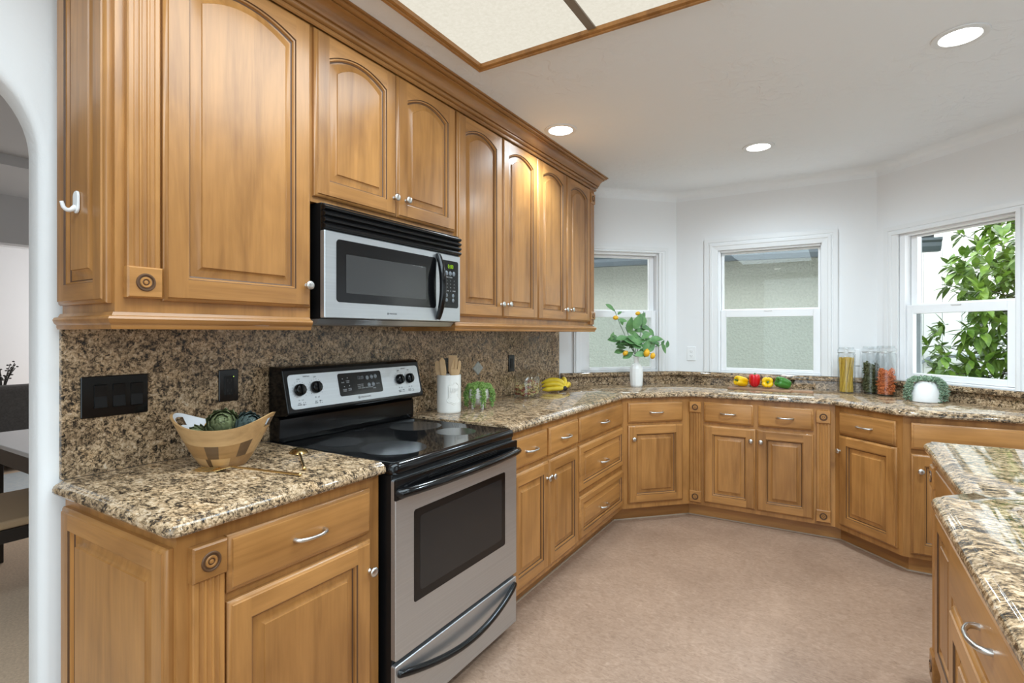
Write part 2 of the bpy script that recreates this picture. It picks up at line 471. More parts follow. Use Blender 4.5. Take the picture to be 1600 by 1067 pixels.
# wall behind the range, with the arched opening to the dining room
def wall_arch():
    bm = B()
    box(bm, XW-.105, XW, .64, 3.83, 0, ZC)
    # opening outline in (y,z): right jamb at y=.577, top rounded
    yr, yl, zt, r = .577, -1.1, 2.085, .245
    arc = [(yr, 0), (yr, zt-r)]
    arc += [(yr-r+r*math.cos(a), zt-r+r*math.sin(a)) for a in [PI/2*k/14 for k in range(1, 15)]]
    arc += [(yl+r+r*math.cos(a), zt-r+r*math.sin(a)) for a in [PI/2+PI/2*k/14 for k in range(0, 15)]]
    arc += [(yl, 0)]
    n = len(arc)
    top = [(.64, z) for y, z in arc[:2]] + [(y, ZC) for y, z in arc[2:-2]] + [(yl-.9, z) for y, z in arc[-2:]]
    # front bullnose layers: (x, growth of the opening)
    T = .105
    layers = [(XW, .022), (XW-.006, .010), (XW-.016, .002), (XW-.025, 0), (XW-T+.02, 0), (XW-T+.006, .008), (XW-T, .022)]
    loops = []
    for x, g in layers:
        lp = []
        for i, (y, z) in enumerate(arc):
            a = Vector(arc[max(i-1, 0)]); b = Vector(arc[min(i+1, n-1)]); t = (b-a).normalized()
            nn = Vector((t.y, -t.x))                            # outwards from the opening
            lp.append((x, y+nn.x*g, z+(nn.y*g if 0 < i < n-1 else 0)))
        loops.append([bm.verts.new(p) for p in lp])
    for a, b in zip(loops, loops[1:]):
        for i in range(n-1): bm.faces.new((a[i], a[i+1], b[i+1], b[i]))
    for lp, x in ((loops[0], XW), (loops[-1], XW-T)):
        tv = [bm.verts.new((x, y, z)) for y, z in top]
        for i in range(n-1):
            try: bm.faces.new((lp[i], lp[i+1], tv[i+1], tv[i]))
            except ValueError: pass
        # close the spandrels at the two upper corners
        c1 = bm.verts.new((x, .64, ZC)); c2 = bm.verts.new((x, yl-.9, ZC))
        bm.faces.new((tv[1], tv[2], c1)); bm.faces.new((tv[n-3], tv[n-2], c2))
    box(bm, XW-T, XW, -2.6, yl-.9+.001, 0, ZC)
    return bm
struct(obj('wall_left', wall_arch(), 'arch', smooth=35, merge=True))

def bay_wall(name, A, Bp, openings, ext=(0, 0)):
    """wall from A to Bp seen from its left side; openings (u0,u1,z0,z1) cut through; local x along the wall, y outward"""
    A = Vector(A); Bp = Vector(Bp); d = Bp-A; Ln = d.length
    bm = B(); T = .13
    us = sorted({-ext[0], Ln+ext[1]} | {o[0] for o in openings} | {o[1] for o in openings})
    for a, b in zip(us, us[1:]):
        op = [o for o in openings if o[0] <= a+1e-6 and o[1] >= b-1e-6]
        if op:
            box(bm, a, b, 0, T, 0, op[0][2]); box(bm, a, b, 0, T, op[0][3], ZC+.02)
        else: box(bm, a, b, 0, T, 0, ZC+.02)
    o = obj(name, bm, 'wall', loc=(A.x, A.y, 0), rot=(0, 0, math.atan2(d.y, d.x)))
    return struct(o)
OPL = (.155, .905, 1.017, 2.01); OPM = (.330, 1.070, 1.017, 2.01); OPR = (.165, .862, 1.017, 2.01)
bay_wall('wall_bay_left', P0, P1, [OPL], (.03, 0))
bay_wall('wall_back', P1, P2, [OPM], (.03, .03))
bay_wall('wall_bay_right', P2, P3, [OPR], (0, 0))
bm = B()
box(bm, 1.9, 2.03, -2.6, -.05, 0, ZC); box(bm, 1.9, 2.03, 1.15, 2.93, 0, ZC); box(bm, 1.9, 2.03, -.05, 1.15, 0, .55); box(bm, 1.9, 2.03, -.05, 1.15, 2.3, ZC)
struct(obj('wall_right', bm, 'unseen'))
bm = B(); box(bm, 1.93, 1.95, -.049, 1.149, .551, 2.299); struct(obj('sky_block_right', bm, 'unseen'))  # added unseen panel closing the right opening against the sky
bm = B()
box(bm, -2.0, -1.4, -2.6, -2.47, 0, ZC); box(bm, 1.8, 2.03, -2.6, -2.47, 0, ZC); box(bm, -1.4, 1.8, -2.6, -2.47, 2.4, ZC)
struct(obj('wall_front', bm, 'unseen'))
bm = B(); box(bm, -1.399, 1.799, -2.56, -2.54, .001, 2.399); struct(obj('sky_block_front', bm, 'unseen'))  # added unseen panel, keeps bright sky out of the pane reflections

# windows: casing, frame, two sashes, panes.  Local x along the wall, y outward
def window(name, A, Bp, op, cas, frame, glass_u, glass_l, track=None):
    """cas=(u0,u1,ztop) outer casing; op = rough opening"""
    A = Vector(A); Bp = Vector(Bp); d = Bp-A
    o0, o1, zb, zt = op
    root = bpy.data.objects.new(name, None); C.objects.link(root); root.location = (A.x, A.y, 0)
    root.rotation_euler = (0, 0, math.atan2(d.y, d.x)); struct(root)
    # casing: stepped moulding on left, top, right
    bm = B()
    c0, c1, ct = cas
    prof = [(0.0, 0.0), (0.0, .020), (.028, .020), (.031, .016), (.040, .016), (.043, .026), (.060, .026), (.064, .021), (1.0, .017), (1.0, 0)]
    wl, wr, wt = o0+.004-c0, c1-o1+.004, ct-zt+.004
    def ring(fr, y):
        w = lambda W: (fr if fr < .9 else W)
        return [(c0+min(w(wl), wl), zb), (c0+min(w(wl), wl), ct-min(w(wt), wt)), (c1-min(w(wr), wr), ct-min(w(wt), wt)), (c1-min(w(wr), wr), zb)]
    lp = [[bm.verts.new((x, -y, z)) for x, z in ring(f, y)] for f, y in prof]
    for a, b in zip(lp, lp[1:]+lp[:1]):
        for i in range(3): bm.faces.new((a[i], a[i+1], b[i+1], b[i]))
    bm.faces.new([l[0] for l in lp]); bm.faces.new([l[3] for l in lp][::-1])
    obj('casing', bm, 'white', root)
    # jamb liner + frame
    f0, f1, fb, ft = frame
    bm = B()
    for (x0, x1, z0, z1) in ((o0, f0, zb, zt), (f1, o1, zb, zt), (f0, f1, ft, zt), (f0, f1, zb, fb)):
        box(bm, x0+.0005, x1-.0005, .004, .10, z0+.001, z1-.001)
    obj('window_frame', bm, 'vinyl', root, bevel=.003)
    def sash(nm, g, y0, y1, rails, gm):
        g0, g1, gb, gt = g; s0, s1, sb, st = rails
        bm = B()
        for (x0, x1, z0, z1) in ((s0, g0, sb, st), (g1, s1, sb, st), (g0, g1, gt, st), (g0, g1, sb, gb)):
            box(bm, x0, x1, y0, y1, z0, z1)
        s = obj(nm, bm, 'vinyl', root, bevel=.003)
        bm = B(); ym = (y0+y1)/2
        box(bm, g0-.003, g1+.003, ym-.0015, ym+.0015, gb-.003, gt+.003)
        obj('glass_pane', bm, gm, s)
        return s
    zm = glass_u[2]
    su = sash('upper_sash', glass_u, .055, .085, (f0+.001, f1-.001, zm-.035, ft-.001), 'pane')
    sl = sash('lower_sash', glass_l, .018, .050, (f0+.001, f1-.001, fb+.001, glass_l[3]+.058), 'pane_screen')
    um = (glass_l[0]+glass_l[1])/2; zr = glass_l[3]+.058
    bm = B(); box(bm, um-.03, um+.03, .012, .020, zr-.013, zr-.003)
    obj('sash_lock', bm, 'white', sl, bevel=.002)
    if track:
        bm = B(); box(bm, track[0], track[1], .086, .098, glass_l[2], glass_u[3])
        obj('side_track', bm, 'grey_track', root)
    return root
window('window_1', P0, P1, OPL, (.145, .985, 2.052), (.215, .890, 1.030, 1.985), (.262, .846, 1.530, 1.965), (.290, .846, 1.055, 1.466))
window('window_2', P1, P2, OPM, (.230, 1.166, 2.102), (.352, 1.058, 1.030, 1.99), (.371, 1.040, 1.530, 1.978), (.393, 1.009, 1.055, 1.464))
window('window_3', P2, P3, OPR, (.069, .93, 2.066), (.205, .848, 1.030, 1.99), (.249, .828, 1.533, 1.978), (.249, .797, 1.070, 1.464), track=(.218, .246))

# ------------------------------------------------------------------ stone
def slab(name, pts, flags, z0=.876, z1=.914, holes=()):
    """pts counter-clockwise; flags[i]: edge i (pts[i]->pts[i+1]) carries the moulded edge"""
    prof = [(.012, z0), (.004, z0+.003), (0, z0+.009), (0, z0+.018), (.003, z0+.025), (.009, z0+.030), (.015, z0+.0322), (.0185, z0+.0335), (.021, z0+.0358), (.025, z1)]
    bm = B(); loops = []
    for ins, z in prof:
        o = offset_poly(pts, [ins if f else 0 for f in flags])
        loops.append([bm.verts.new((p.x, p.y, z)) for p in o])
    n = len(pts)
    for a, b in zip(loops, loops[1:]):
        for i in range(n): bm.faces.new((a[i], a[(i+1) % n], b[(i+1) % n], b[i]))
    def fill(loop, z):
        es = [bm.edges.get((loop[i], loop[(i+1) % n])) for i in range(n)]
        return es
    hl = []
    for h in holes:
        t = [bm.verts.new((x, y, z1)) for x, y in h]; u = [bm.verts.new((x, y, z0)) for x, y in h]
        m = len(h)
        for i in range(m): bm.faces.new((t[i], t[(i+1) % m], u[(i+1) % m], u[i]))
        hl.append((t, u))
    for loop, k in ((loops[-1], 0), (loops[0], 1)):
        es = fill(loop, 0)
        for h in hl:
            hv = h[k]; es += [bm.edges.get((hv[i], hv[(i+1) % len(hv)])) for i in range(len(hv))]
        bmesh.ops.triangle_fill(bm, use_beauty=True, use_dissolve=False, edges=es)
    return obj(name, bm, 'granite', smooth=32)

XB = -1.885
def with_flags(raw):                               # raw: (pt, fillet radius, flag of the edge leaving it)
    pts, fl = [], []
    N_ = len(raw)
    for i, (p, r, f) in enumerate(raw):
        fp = fillet([q[0] for q in raw], [r if j == i else 0 for j in range(N_)])
        seg = fp[i:i+len(fp)-N_+1]
        pts += seg; pf = raw[i-1][2]
        fl += [True]*(len(seg)-1) + [f]
    return pts, fl
pts, fl = with_flags([((XB, .597), 0, True), ((-1.246, .597), .035, True), ((-1.246, 1.254), 0, False), ((XB, 1.254), 0, False)])
tag(slab('countertop', pts, fl), 'short speckled brown granite countertop holding the wooden bowl, left of the range', 'countertop')
pts, fl = with_flags([((-1.246, 2.034), 0, True), ((-1.246, 3.554), .10, True), ((-.880, 3.920), .10, True), ((-.009, 3.920), .05, True), ((.311, 3.600), .12, True),
                      ((1.212, 3.600), 0, False), ((.2545, 4.557), 0, False), ((-1.1455, 4.557), 0, False), ((XB, 3.8175), 0, False), ((XB, 2.034), 0, False)])
tag(slab('countertop', pts, fl), 'long bent granite countertop running under the three windows with bananas, peppers and jars', 'countertop')
hole = rrect(.365, .80, 1.00, 1.716, .04)
pts, fl = with_flags([((.215, .30), 0, True), ((.98, .30), 0, True), ((.98, 2.625), .035, True), ((.295, 2.625), .035, True), ((.295, 1.84), .012, True), ((.215, 1.76), .035, True)])
tag(slab('countertop', pts, fl, holes=[hole]), 'glossy granite island countertop with notched corner and sink cutout, foreground right', 'countertop')

# tall backsplash behind range, and low backsplash with a ledge under the windows
bm = B(); prism(bm, [(XW+.0005, .619), (XB, .619), (XB, 3.8165), (XW+.0005, 3.797)], .9145, 1.385)
tag(obj('backsplash', bm, 'granite_splash', bevel=.002), 'full-height granite backsplash slab behind the range and under the wall cabinets', 'backsplash')
bm = B()
WL = [(P0[0]+.024, P0[1]+.024), P1, P2, (1.185, 3.631)]
sweep(bm, WL, [(.001, .9145), (.020, .9145), (.020, .982), (.040, .982), (.046, .986), (.048, .996), (.046, 1.008), (.041, 1.0155), (.001, 1.0155)], side=-1)
tag(obj('window_ledge', bm, 'granite', smooth=35), 'low granite backsplash with protruding ledge along the wall under the windows', 'backsplash')
bm = B(); k = Vector((2.682, 1.119))
w_, h_ = .058, .044
prof = [(0, .044), (.058, 0), (0, -.044), (-.058, 0)]
a = [bm.verts.new((XB+.0005, k.x+u, k.y+v)) for u, v in prof]; b = [bm.verts.new((XB+.005, k.x+u*.9, k.y+v*.9)) for u, v in prof]
bm.faces.new(a[::-1]); bm.faces.new(b)
for i in range(4): bm.faces.new((a[i], a[(i+1) % 4], b[(i+1) % 4], b[i]))
tag(obj('accent_tile', bm, 'tile'), 'small grey diamond stone tile set in the granite backsplash', 'tile')

# ------------------------------------------------------------------ cabinets
def panel_door(w, h, st=.058, arch=0.0, rail=None, top=None):
    """frame-and-raised-panel door; local x width, z height, front towards -y"""
    rail = rail or st; top = top or rail
    K = 14 if arch else 1
    xl, xr, zb, zt = st, w-st, rail, h-top-arch
    def outer(i, y):
        T = [(lerp(xl, xr, k/K), h-i) for k in range(K+1)]
        return [(x, y, z) for x, z in [(i, i), (i, h-i)] + T + [(w-i, h-i), (w-i, i), (xr, i), (xl, i)]]
    def inner(j, y):
        a, b, c, d = xl+j, xr-j, zb+j, zt-j
        T = [(lerp(a, b, k/K), d + (arch*(1-(2*k/K-1)**2) if arch else 0)) for k in range(K+1)]
        return [(x, y, z) for x, z in [(a, c), (a, d)] + T + [(b, d), (b, c), (b, c), (a, c)]]
    specs = [outer(0, 0), outer(0, -.0105), outer(.004, -.0155), outer(.009, -.0175), outer(.011, -.021),
             inner(0, -.021), inner(.002, -.0165), inner(.006, -.0150), inner(.008, -.0085), inner(.012, -.0060), inner(.016, -.0062), inner(.028, -.0095), inner(.038, -.0145), inner(.0395, -.0180)]
    bm = B(); lp = [[bm.verts.new(p) for p in s] for s in specs]
    n = len(lp[0])
    segm = [0]+[0]+[1]*K+[0, 0, 0, 1, 0]
    for li, (a, b) in enumerate(zip(lp, lp[1:])):
        for i in range(n):
            j = (i+1) % n
            if (a[i].co-a[j].co).length < 1e-7 and (b[i].co-b[j].co).length < 1e-7: continue
            f = bm.faces.new((a[i], a[j], b[j], b[i]))
            f.material_index = segm[i] if li < 8 else 0
            if li in (5, 8): f.material_index = 2
    bm.faces.new(lp[-1]); bm.faces.new(lp[0][::-1])
    return bm
def slab_front(w, h):
    bm = B(); lp = []
    for i, y in ((0, 0), (0, -.010), (.003, -.0135), (.010, -.016), (.012, -.0195), (.014, -.020)):
        lp.append([bm.verts.new(p) for p in ((i, y, i), (w-i, y, i), (w-i, y, h-i), (i, y, h-i))])
    for a, b in zip(lp, lp[1:]):
        for i in range(4): bm.faces.new((a[i], a[(i+1) % 4], b[(i+1) % 4], b[i]))
    bm.faces.new(lp[-1]); bm.faces.new(lp[0][::-1])
    return bm
def knob(parent, x, z, y=-.020, label=None):
    bm = B()
    lathe(bm, [(.0085, 0), (.0075, .003), (.0055, .006), (.0050, .012), (.008, .015), (.0145, .0175), (.0155, .020), (.0145, .0235), (.009, .026), (0, .0268)], 20, FRONT)
    return obj('knob', bm, 'nickel', parent, (x, y, z), smooth=50)
def pull(parent, x, z, y=-.020, half=.048):
    bm = B()
    pts = [(-half, 0, 0), (-half, -.010, 0), (-half+.006, -.019, 0), (-half+.020, -.0255, 0), (-half*.3, -.029, 0), (half*.3, -.029, 0),
           (half-.020, -.0255, 0), (half-.006, -.019, 0), (half, -.010, 0), (half, 0, 0)]
    tube(bm, pts, [.0065, .0062, .0058, .0052, .0046, .0046, .0052, .0058, .0062, .0065], 10)
    return obj('handle', bm, 'nickel', parent, (x, y, z), smooth=60)
def rosette_block(parent, x, w, z, h, y=0.0, t=.024):
    bm = B(); lp = []
    for i, yy in ((0, 0), (0, -t+.005), (.004, -t)):
        lp.append([bm.verts.new(p) for p in ((i, yy, i), (w-i, yy, i), (w-i, yy, h-i), (i, yy, h-i))])
    for a, b in zip(lp, lp[1:]):
        for i in range(4): bm.faces.new((a[i], a[(i+1) % 4], b[(i+1) % 4], b[i]))
    bm.faces.new(lp[-1]); bm.faces.new(lp[0][::-1])
    r = min(w, h)*.29
    m = Matrix.Translation((w/2, -t, h/2)) @ FRONT
    lathe(bm, [(r, -.004), (r, .0005), (r*.93, .003), (r*.80, .003), (r*.74, .0005)], 24, m, 1, False)
    lathe(bm, [(r*.74, .0004), (r*.62, .0004)], 24, m, 2, False)
    lathe(bm, [(r*.62, .0005), (r*.55, .003), (r*.40, .003), (r*.34, .0005)], 24, m, 0, False)
    lathe(bm, [(r*.34, .0004), (r*.24, .0004)], 24, m, 2, False)
    lathe(bm, [(r*.24, .0005), (r*.18, .003), (0, .004)], 24, m, 0, False)
    return obj('rosette', bm, ['wood_h', 'glaze', 'glaze'], parent, (x, y, z), smooth=35)
def pilaster(parent, x, w, z0, z1, blocks=(), y=0.0):
    t = .016; nf = 3; e = w*.14; fw = (w-2*e)/nf; prof = [(0, 0), (0, -t+.003), (.003, -t)]
    for k in range(nf):
        a = e+k*fw
        prof.append((a, -t))
        prof += [(a+fw*.12+fw*.76*(.5-.5*math.cos(q)), -t+.0055*math.sin(q)) for q in [PI*i/6 for i in range(0, 7)]]
    prof += [(w-e, -t), (w-.003, -t), (w, -t+.003), (w, 0)]
    bm = B(); n = len(prof)
    a = [bm.verts.new((px, py, z0)) for px, py in prof]; b = [bm.verts.new((px, py, z1)) for px, py in prof]
    bm.faces.new(a); bm.faces.new(b[::-1])
    for i in range(n): bm.faces.new((a[i], b[i], b[(i+1) % n], a[(i+1) % n]))
    p = obj('pilaster', bm, 'wood_v', parent, (x, y, 0), smooth=30, merge=True)
    for z, h in blocks: rosette_block(p, -.003, w+.006, z, h)
    return p
ROT = {}
class Cab:
    def __init__(s, name, label, origin, deg, group, W, z0, z1, D=.6, poly=None, cat='cabinet', toe=None):
        s.root = thing(name, label, cat, (origin[0], origin[1], 0), math.radians(deg), group)
        s.o = Vector(origin); s.a = math.radians(deg)
        pl = [s.loc(p) for p in poly] if poly else [(0, 0), (W, 0), (W, D), (0, D)]
        bm = B(); prism(bm, pl, z0, z1); s.body = obj('carcass', bm, 'wood_v', s.root)
        if toe:
            bm = B(); prism(bm, [s.loc(p) for p in toe], .001, z0-.001); obj('toe_kick', bm, 'wood_h', s.root)
    def loc(s, p):
        d = Vector(p)-s.o; return (d.x*math.cos(s.a)+d.y*math.sin(s.a), -d.x*math.sin(s.a)+d.y*math.cos(s.a))
    def door(s, x0, x1, z0, z1, arch=0, kn=None, st=.058, rail=None, top=None):
        d = obj('door', panel_door(x1-x0, z1-z0, st, arch, rail, top), ['wood_v', 'wood_h', 'glaze'], s.root, (x0, 0, z0), smooth=32, merge=True)
        if kn: knob(d, kn[0]-x0, kn[1]-z0)
        return d
    def drawer(s, x0, x1, z0, z1, raised=False, handle=True, hz=None):
        bm = panel_door(x1-x0, z1-z0, .040, 0, .040) if raised else slab_front(x1-x0, z1-z0)
        d = obj('drawer', bm, ['wood_h', 'wood_h', 'glaze'], s.root, (x0, 0, z0), smooth=32, merge=True)
        if handle: pull(d, (x1-x0)/2, (hz-z0 if hz else (z1-z0)/2))
        return d
    def side_panel(s, y0, y1, z0, z1, arch=0, st=.055):
        return obj('side_panel', panel_door(y1-y0, z1-z0, st, arch), ['wood_v', 'wood_h', 'glaze'], s.root, (0, y1, z0), (0, 0, -PI/2), smooth=32, merge=True)

GB = 'base cabinets'; GU = 'wall cabinets'
FX = -1.275; TX = -1.35; BK = -1.883
DZ0, DZ1, WZ0, WZ1 = .130, .679, .701, .842
# base cabinet left of the range
c = Cab('base_cabinet', 'wood base cabinet left of the range with fluted post, one drawer and one door', (FX, .627), 90, GB, .622, .10, .875, .608,
        toe=[(TX, .70), (TX, 1.249), (BK, 1.249), (BK, .70)])
pilaster(c.root, .028, .076, .101, .762, [(.757, .083), (.102, .083)])
c.drawer(.110, .575, WZ0, WZ1); c.door(.110, .575, DZ0, DZ1, kn=(.566-.0, .584)); c.side_panel(.012, .588, DZ0-.02, .845)
# right of the range
o0 = 2.032
c = Cab('base_cabinet', 'wood base cabinet just right of the range with two narrow drawers above two doors', (FX, o0), 90, GB, 2.808-o0, .10, .875, .608,
        toe=[(TX, o0), (TX, 2.808), (BK, 2.808), (BK, o0)])
c.drawer(2.055-o0, 2.414-o0, WZ0, WZ1); c.drawer(2.437-o0, 2.797-o0, WZ0, WZ1)
c.door(2.055-o0, 2.423-o0, DZ0, DZ1, kn=(2.40-o0, .594)); c.door(2.430-o0, 2.797-o0, DZ0, DZ1, kn=(2.456-o0, .592))
o0 = 2.8085
c = Cab('drawer_cabinet', 'wood drawer cabinet with a stack of three wide drawers on the left run', (FX, o0), 90, GB, 3.567-o0, .10, .875, .608,
        toe=[(TX, o0), (TX, 3.598), (BK, 3.598), (BK, o0)])
c.drawer(2.818-o0, 3.548-o0, WZ0, WZ1); c.drawer(2.818-o0, 3.548-o0, .413, .679, True, hz=.524); c.drawer(2.818-o0, 3.548-o0, .136, .381, True, hz=.238)
# left corner, middle, right corner, right straight
c = Cab('corner_cabinet', 'angled wood corner cabinet with one drawer and door, left of the middle window', (FX, 3.5675), 45, GB, .54, .10, .875,
        poly=[(FX, 3.5675), (-.892, 3.9505), (-.892, 4.55), (-1.13, 4.55), (BK, 3.795), (BK, 3.5685)],
        toe=[(TX, 3.599), (-.923, 4.025), (-.923, 4.50), (-1.30, 4.30), (-1.8, 3.62)])
c.drawer(.0438, .4695, .705, .845); c.door(.0438, .4695, .138, .684, kn=(.078, .592))
o0 = -.8915
c = Cab('base_cabinet', 'wide wood base cabinet under the middle window with two fluted posts', (o0, 3.95), 0, GB, .894, .10, .875,
        poly=[(o0, 3.95), (.0025, 3.95), (.0025, 4.55), (o0, 4.55)], toe=[(-.922, 4.025), (.034, 4.025), (.0025, 4.55), (-.922, 4.55)])
pilaster(c.root, -.894-o0, .075, .125, .842, [(.766, .076), (.122, .080)])
pilaster(c.root, -.099-o0, .075, .125, .842, [(.757, .080), (.124, .076)])
c.drawer(-.797-o0, -.473-o0, WZ0, WZ1); c.drawer(-.443-o0, -.117-o0, WZ0, WZ1)
c.door(-.797-o0, -.461-o0, DZ0, DZ1, kn=(-.488-o0, .600)); c.door(-.453-o0, -.117-o0, DZ0, DZ1, kn=(-.426-o0, .600))
c = Cab('corner_cabinet', 'angled wood corner cabinet with one drawer and door, below the tall pasta jars', (.003, 3.9495), -45, GB, .452, .10, .875,
        poly=[(.003, 3.9495), (.3225, 3.63), (.3225, 4.47), (.24, 4.55), (.003, 4.55)], toe=[(.0345, 4.0245), (.354, 3.705), (.354, 4.40), (.24, 4.53)])
c.drawer(.042, .418, WZ0, WZ1); c.door(.042, .428, .134, .695, kn=(.054, .598))
o0 = .323
c = Cab('base_cabinet', 'wood base cabinet at far right behind the island with wide false drawer front', (o0, 3.63), 0, GB, .83, .10, .875,
        poly=[(o0, 3.63), (1.15, 3.63), (o0, 4.455)], toe=[(.3545, 3.705), (1.07, 3.705), (.3545, 4.42)])
c.drawer(.358-o0, 1.06-o0, .700, .843, handle=False); c.door(.358-o0, .70-o0, .126, .672, kn=(.40-o0, .585)); c.door(.72-o0, 1.06-o0, .126, .672)

# white caulked shoe strip along the toe kick
bm = B(); sweep(bm, [(TX, 2.04), (TX, 3.598), (-.923, 4.025), (.034, 4.025), (.354, 3.705), (1.06, 3.705)], [(.0005, .0005), (.008, .0005), (.006, .004), (.0005, .006)], side=-1)
struct(obj('trim_1', bm, plain('almond_caulk', (.36, .27, .19), .5)))

# island cabinets
c = Cab('island_cabinet', 'wood island cabinet nearest the camera with a handled drawer over a paneled door', (.255, 1.66), -90, 'island cabinets', 1.3, .10, .66,
        poly=[(.255, .36), (.95, .36), (.95, 1.74), (.335, 1.74), (.255, 1.66)], toe=[(.33, .40), (.90, .40), (.90, 1.70), (.33, 1.70)])
bm = B(); prism(bm, [c.loc(p) for p in [(.255, .36), (.30, .36), (.30, 1.705), (.255, 1.66)]], .66, .8755); obj('face_frame', bm, 'wood_v', c.root)
c.drawer(.02, .76, .702, .846, hz=.778); c.door(.02, .385, .13, .68); c.door(.392, .757, .13, .68)
c = Cab('island_cabinet', 'wood island cabinet at the far end of the island with rosette post', (.335, 2.585), -90, 'island cabinets', .84, .10, .875,
        poly=[(.335, 1.745), (.95, 1.745), (.95, 2.585), (.335, 2.585)], toe=[(.40, 1.75), (.90, 1.75), (.90, 2.53), (.40, 2.53)])
pilaster(c.root, .012, .070, .11, .842, [(.752, .080), (.022, .105)])
c.drawer(.11, .80, .702, .842, handle=False); c.door(.11, .45, .13, .68); c.door(.46, .80, .13, .68)
# sink basin in the island
bm = B()
o_ = rrect(.350, .815, .985, 1.731, .05); i_ = rrect(.372, .793, 1.007, 1.709, .04); f_ = rrect(.39, .775, 1.025, 1.69, .04)
A0 = [bm.verts.new((x, y, .8755)) for x, y in o_]; A1 = [bm.verts.new((x, y, .8755)) for x, y in i_]; A2 = [bm.verts.new((x, y, .70)) for x, y in f_]
A3 = [bm.verts.new((x, y, .69)) for x, y in o_]
for a, b in ((A0, A1), (A1, A2), (A3, A0)):
    for i in range(len(a)): bm.faces.new((a[i], a[(i+1) % len(a)], b[(i+1) % len(a)], b[i]))
bm.faces.new(A2); bm.faces.new(A3[::-1])
tag(obj('sink', bm, 'sinkw', smooth=40), 'white undermount sink basin in the island countertop', 'sink')

# wall cabinets
UX = -1.56; UB = -1.883
UZ0, UZ1, AR = 1.422, 2.402, .040
c = Cab('wall_cabinet', 'large single-door wood wall cabinet at far left with fluted post and rosette', (UX, .62), 90, GU, .585, 1.39, 2.425, .323)
pilaster(c.root, .022, .078, 1.50, 2.42, [(1.427, .081)])
c.door(.107, .577, UZ0, UZ1, arch=AR, top=.046, kn=(.556, 1.498), st=.062); c.side_panel(.015, .308, 1.412, 2.402, arch=0)
o0 = 1.2055
c = Cab('wall_cabinet', 'short two-door wood wall cabinet above the microwave', (UX, o0), 90, GU, 2.02-o0, 1.795, 2.425, .323)
c.door(1.213-o0, 1.613-o0, 1.815, UZ1, arch=AR, top=.046, kn=(1.596-o0, 1.889)); c.door(1.617-o0, 2.010-o0, 1.815, UZ1, arch=AR, top=.046, kn=(1.666-o0, 1.892))
o0 = 2.0205
c = Cab('wall_cabinet', 'tall two-door wood wall cabinet just right of the microwave', (UX, o0), 90, GU, 2.830-o0, 1.39, 2.425, .323)
c.door(2.029-o0, 2.427-o0, 1.418, UZ1, arch=AR, top=.046, kn=(2.410-o0, 1.490)); c.door(2.432-o0, 2.827-o0, 1.418, UZ1, arch=AR, top=.046, kn=(2.484-o0, 1.493))
o0 = 2.8305
c = Cab('wall_cabinet', 'tall two-door wood wall cabinet at the right end beside the left window', (UX, o0), 90, GU, 3.726-o0, 1.39, 2.425, .323)
c.door(2.834-o0, 3.233-o0, 1.418, UZ1, arch=AR, top=.046, kn=(3.210-o0, 1.492)); c.door(3.238-o0, 3.632-o0, 1.418, UZ1, arch=AR, top=.046, kn=(3.30-o0, 1.495))
pilaster(c.root, 3.643-o0, .074, 1.40, 2.42, [(2.300, .076), (1.436, .058)])
c.side_panel(.02, .30, 1.412, 2.402)
for ch in list(c.root.children):                     # this one's end panel sits on the far side
    if ch.name.startswith('side_panel'): ch.location = (3.726-o0, .02, 1.412); ch.rotation_euler = (0, 0, PI/2)

rail_prof = [(-.02, 1.3455), (.012, 1.3455), (.014, 1.351), (.014, 1.357), (.020, 1.363), (.023, 1.372), (.020, 1.378), (.010, 1.381), (.006, 1.3895), (-.02, 1.3895)]
bm = B(); sweep(bm, [(UB, .62), (UX, .62), (UX, 1.2)], rail_prof, side=-1)
tag(obj('light_rail', bm, 'wood_y', smooth=40), 'wood light-rail moulding along the bottom of the far left wall cabinet', 'moulding', 'light rails')
bm = B(); sweep(bm, [(UB, 2.025), (UX, 2.025), (UX, 3.726), (UB, 3.726)], rail_prof, side=-1)
tag(obj('light_rail', bm, 'wood_y', smooth=40), 'wood light-rail moulding along the bottom of the wall cabinets right of the microwave', 'moulding', 'light rails')
crown = [(-.01, 2.4255), (.010, 2.4255), (.0105, 2.410), (.016, 2.405), (.0215, 2.409), (.0215, 2.420), (.017, 2.4235), (.026, 2.427), (.0305, 2.433), (.0305, 2.440), (.027, 2.4425), (.036, 2.444), (.038, 2.453), (.046, 2.471),
         (.058, 2.484), (.067, 2.488), (.067, 2.492), (.062, 2.4945), (.074, 2.4955), (.081, 2.500), (.0825, 2.505), (.079, 2.507), (.090, 2.508), (.090, 2.5148), (-.01, 2.5148)]
bm = B(); sweep(bm, [(UB, .62), (UX, .62), (UX, 3.726), (UB, 3.726)], crown, side=-1)
tag(obj('crown_moulding', bm, 'wood_y', smooth=38), 'dark wood crown moulding along the ceiling above all wall cabinets', 'moulding')

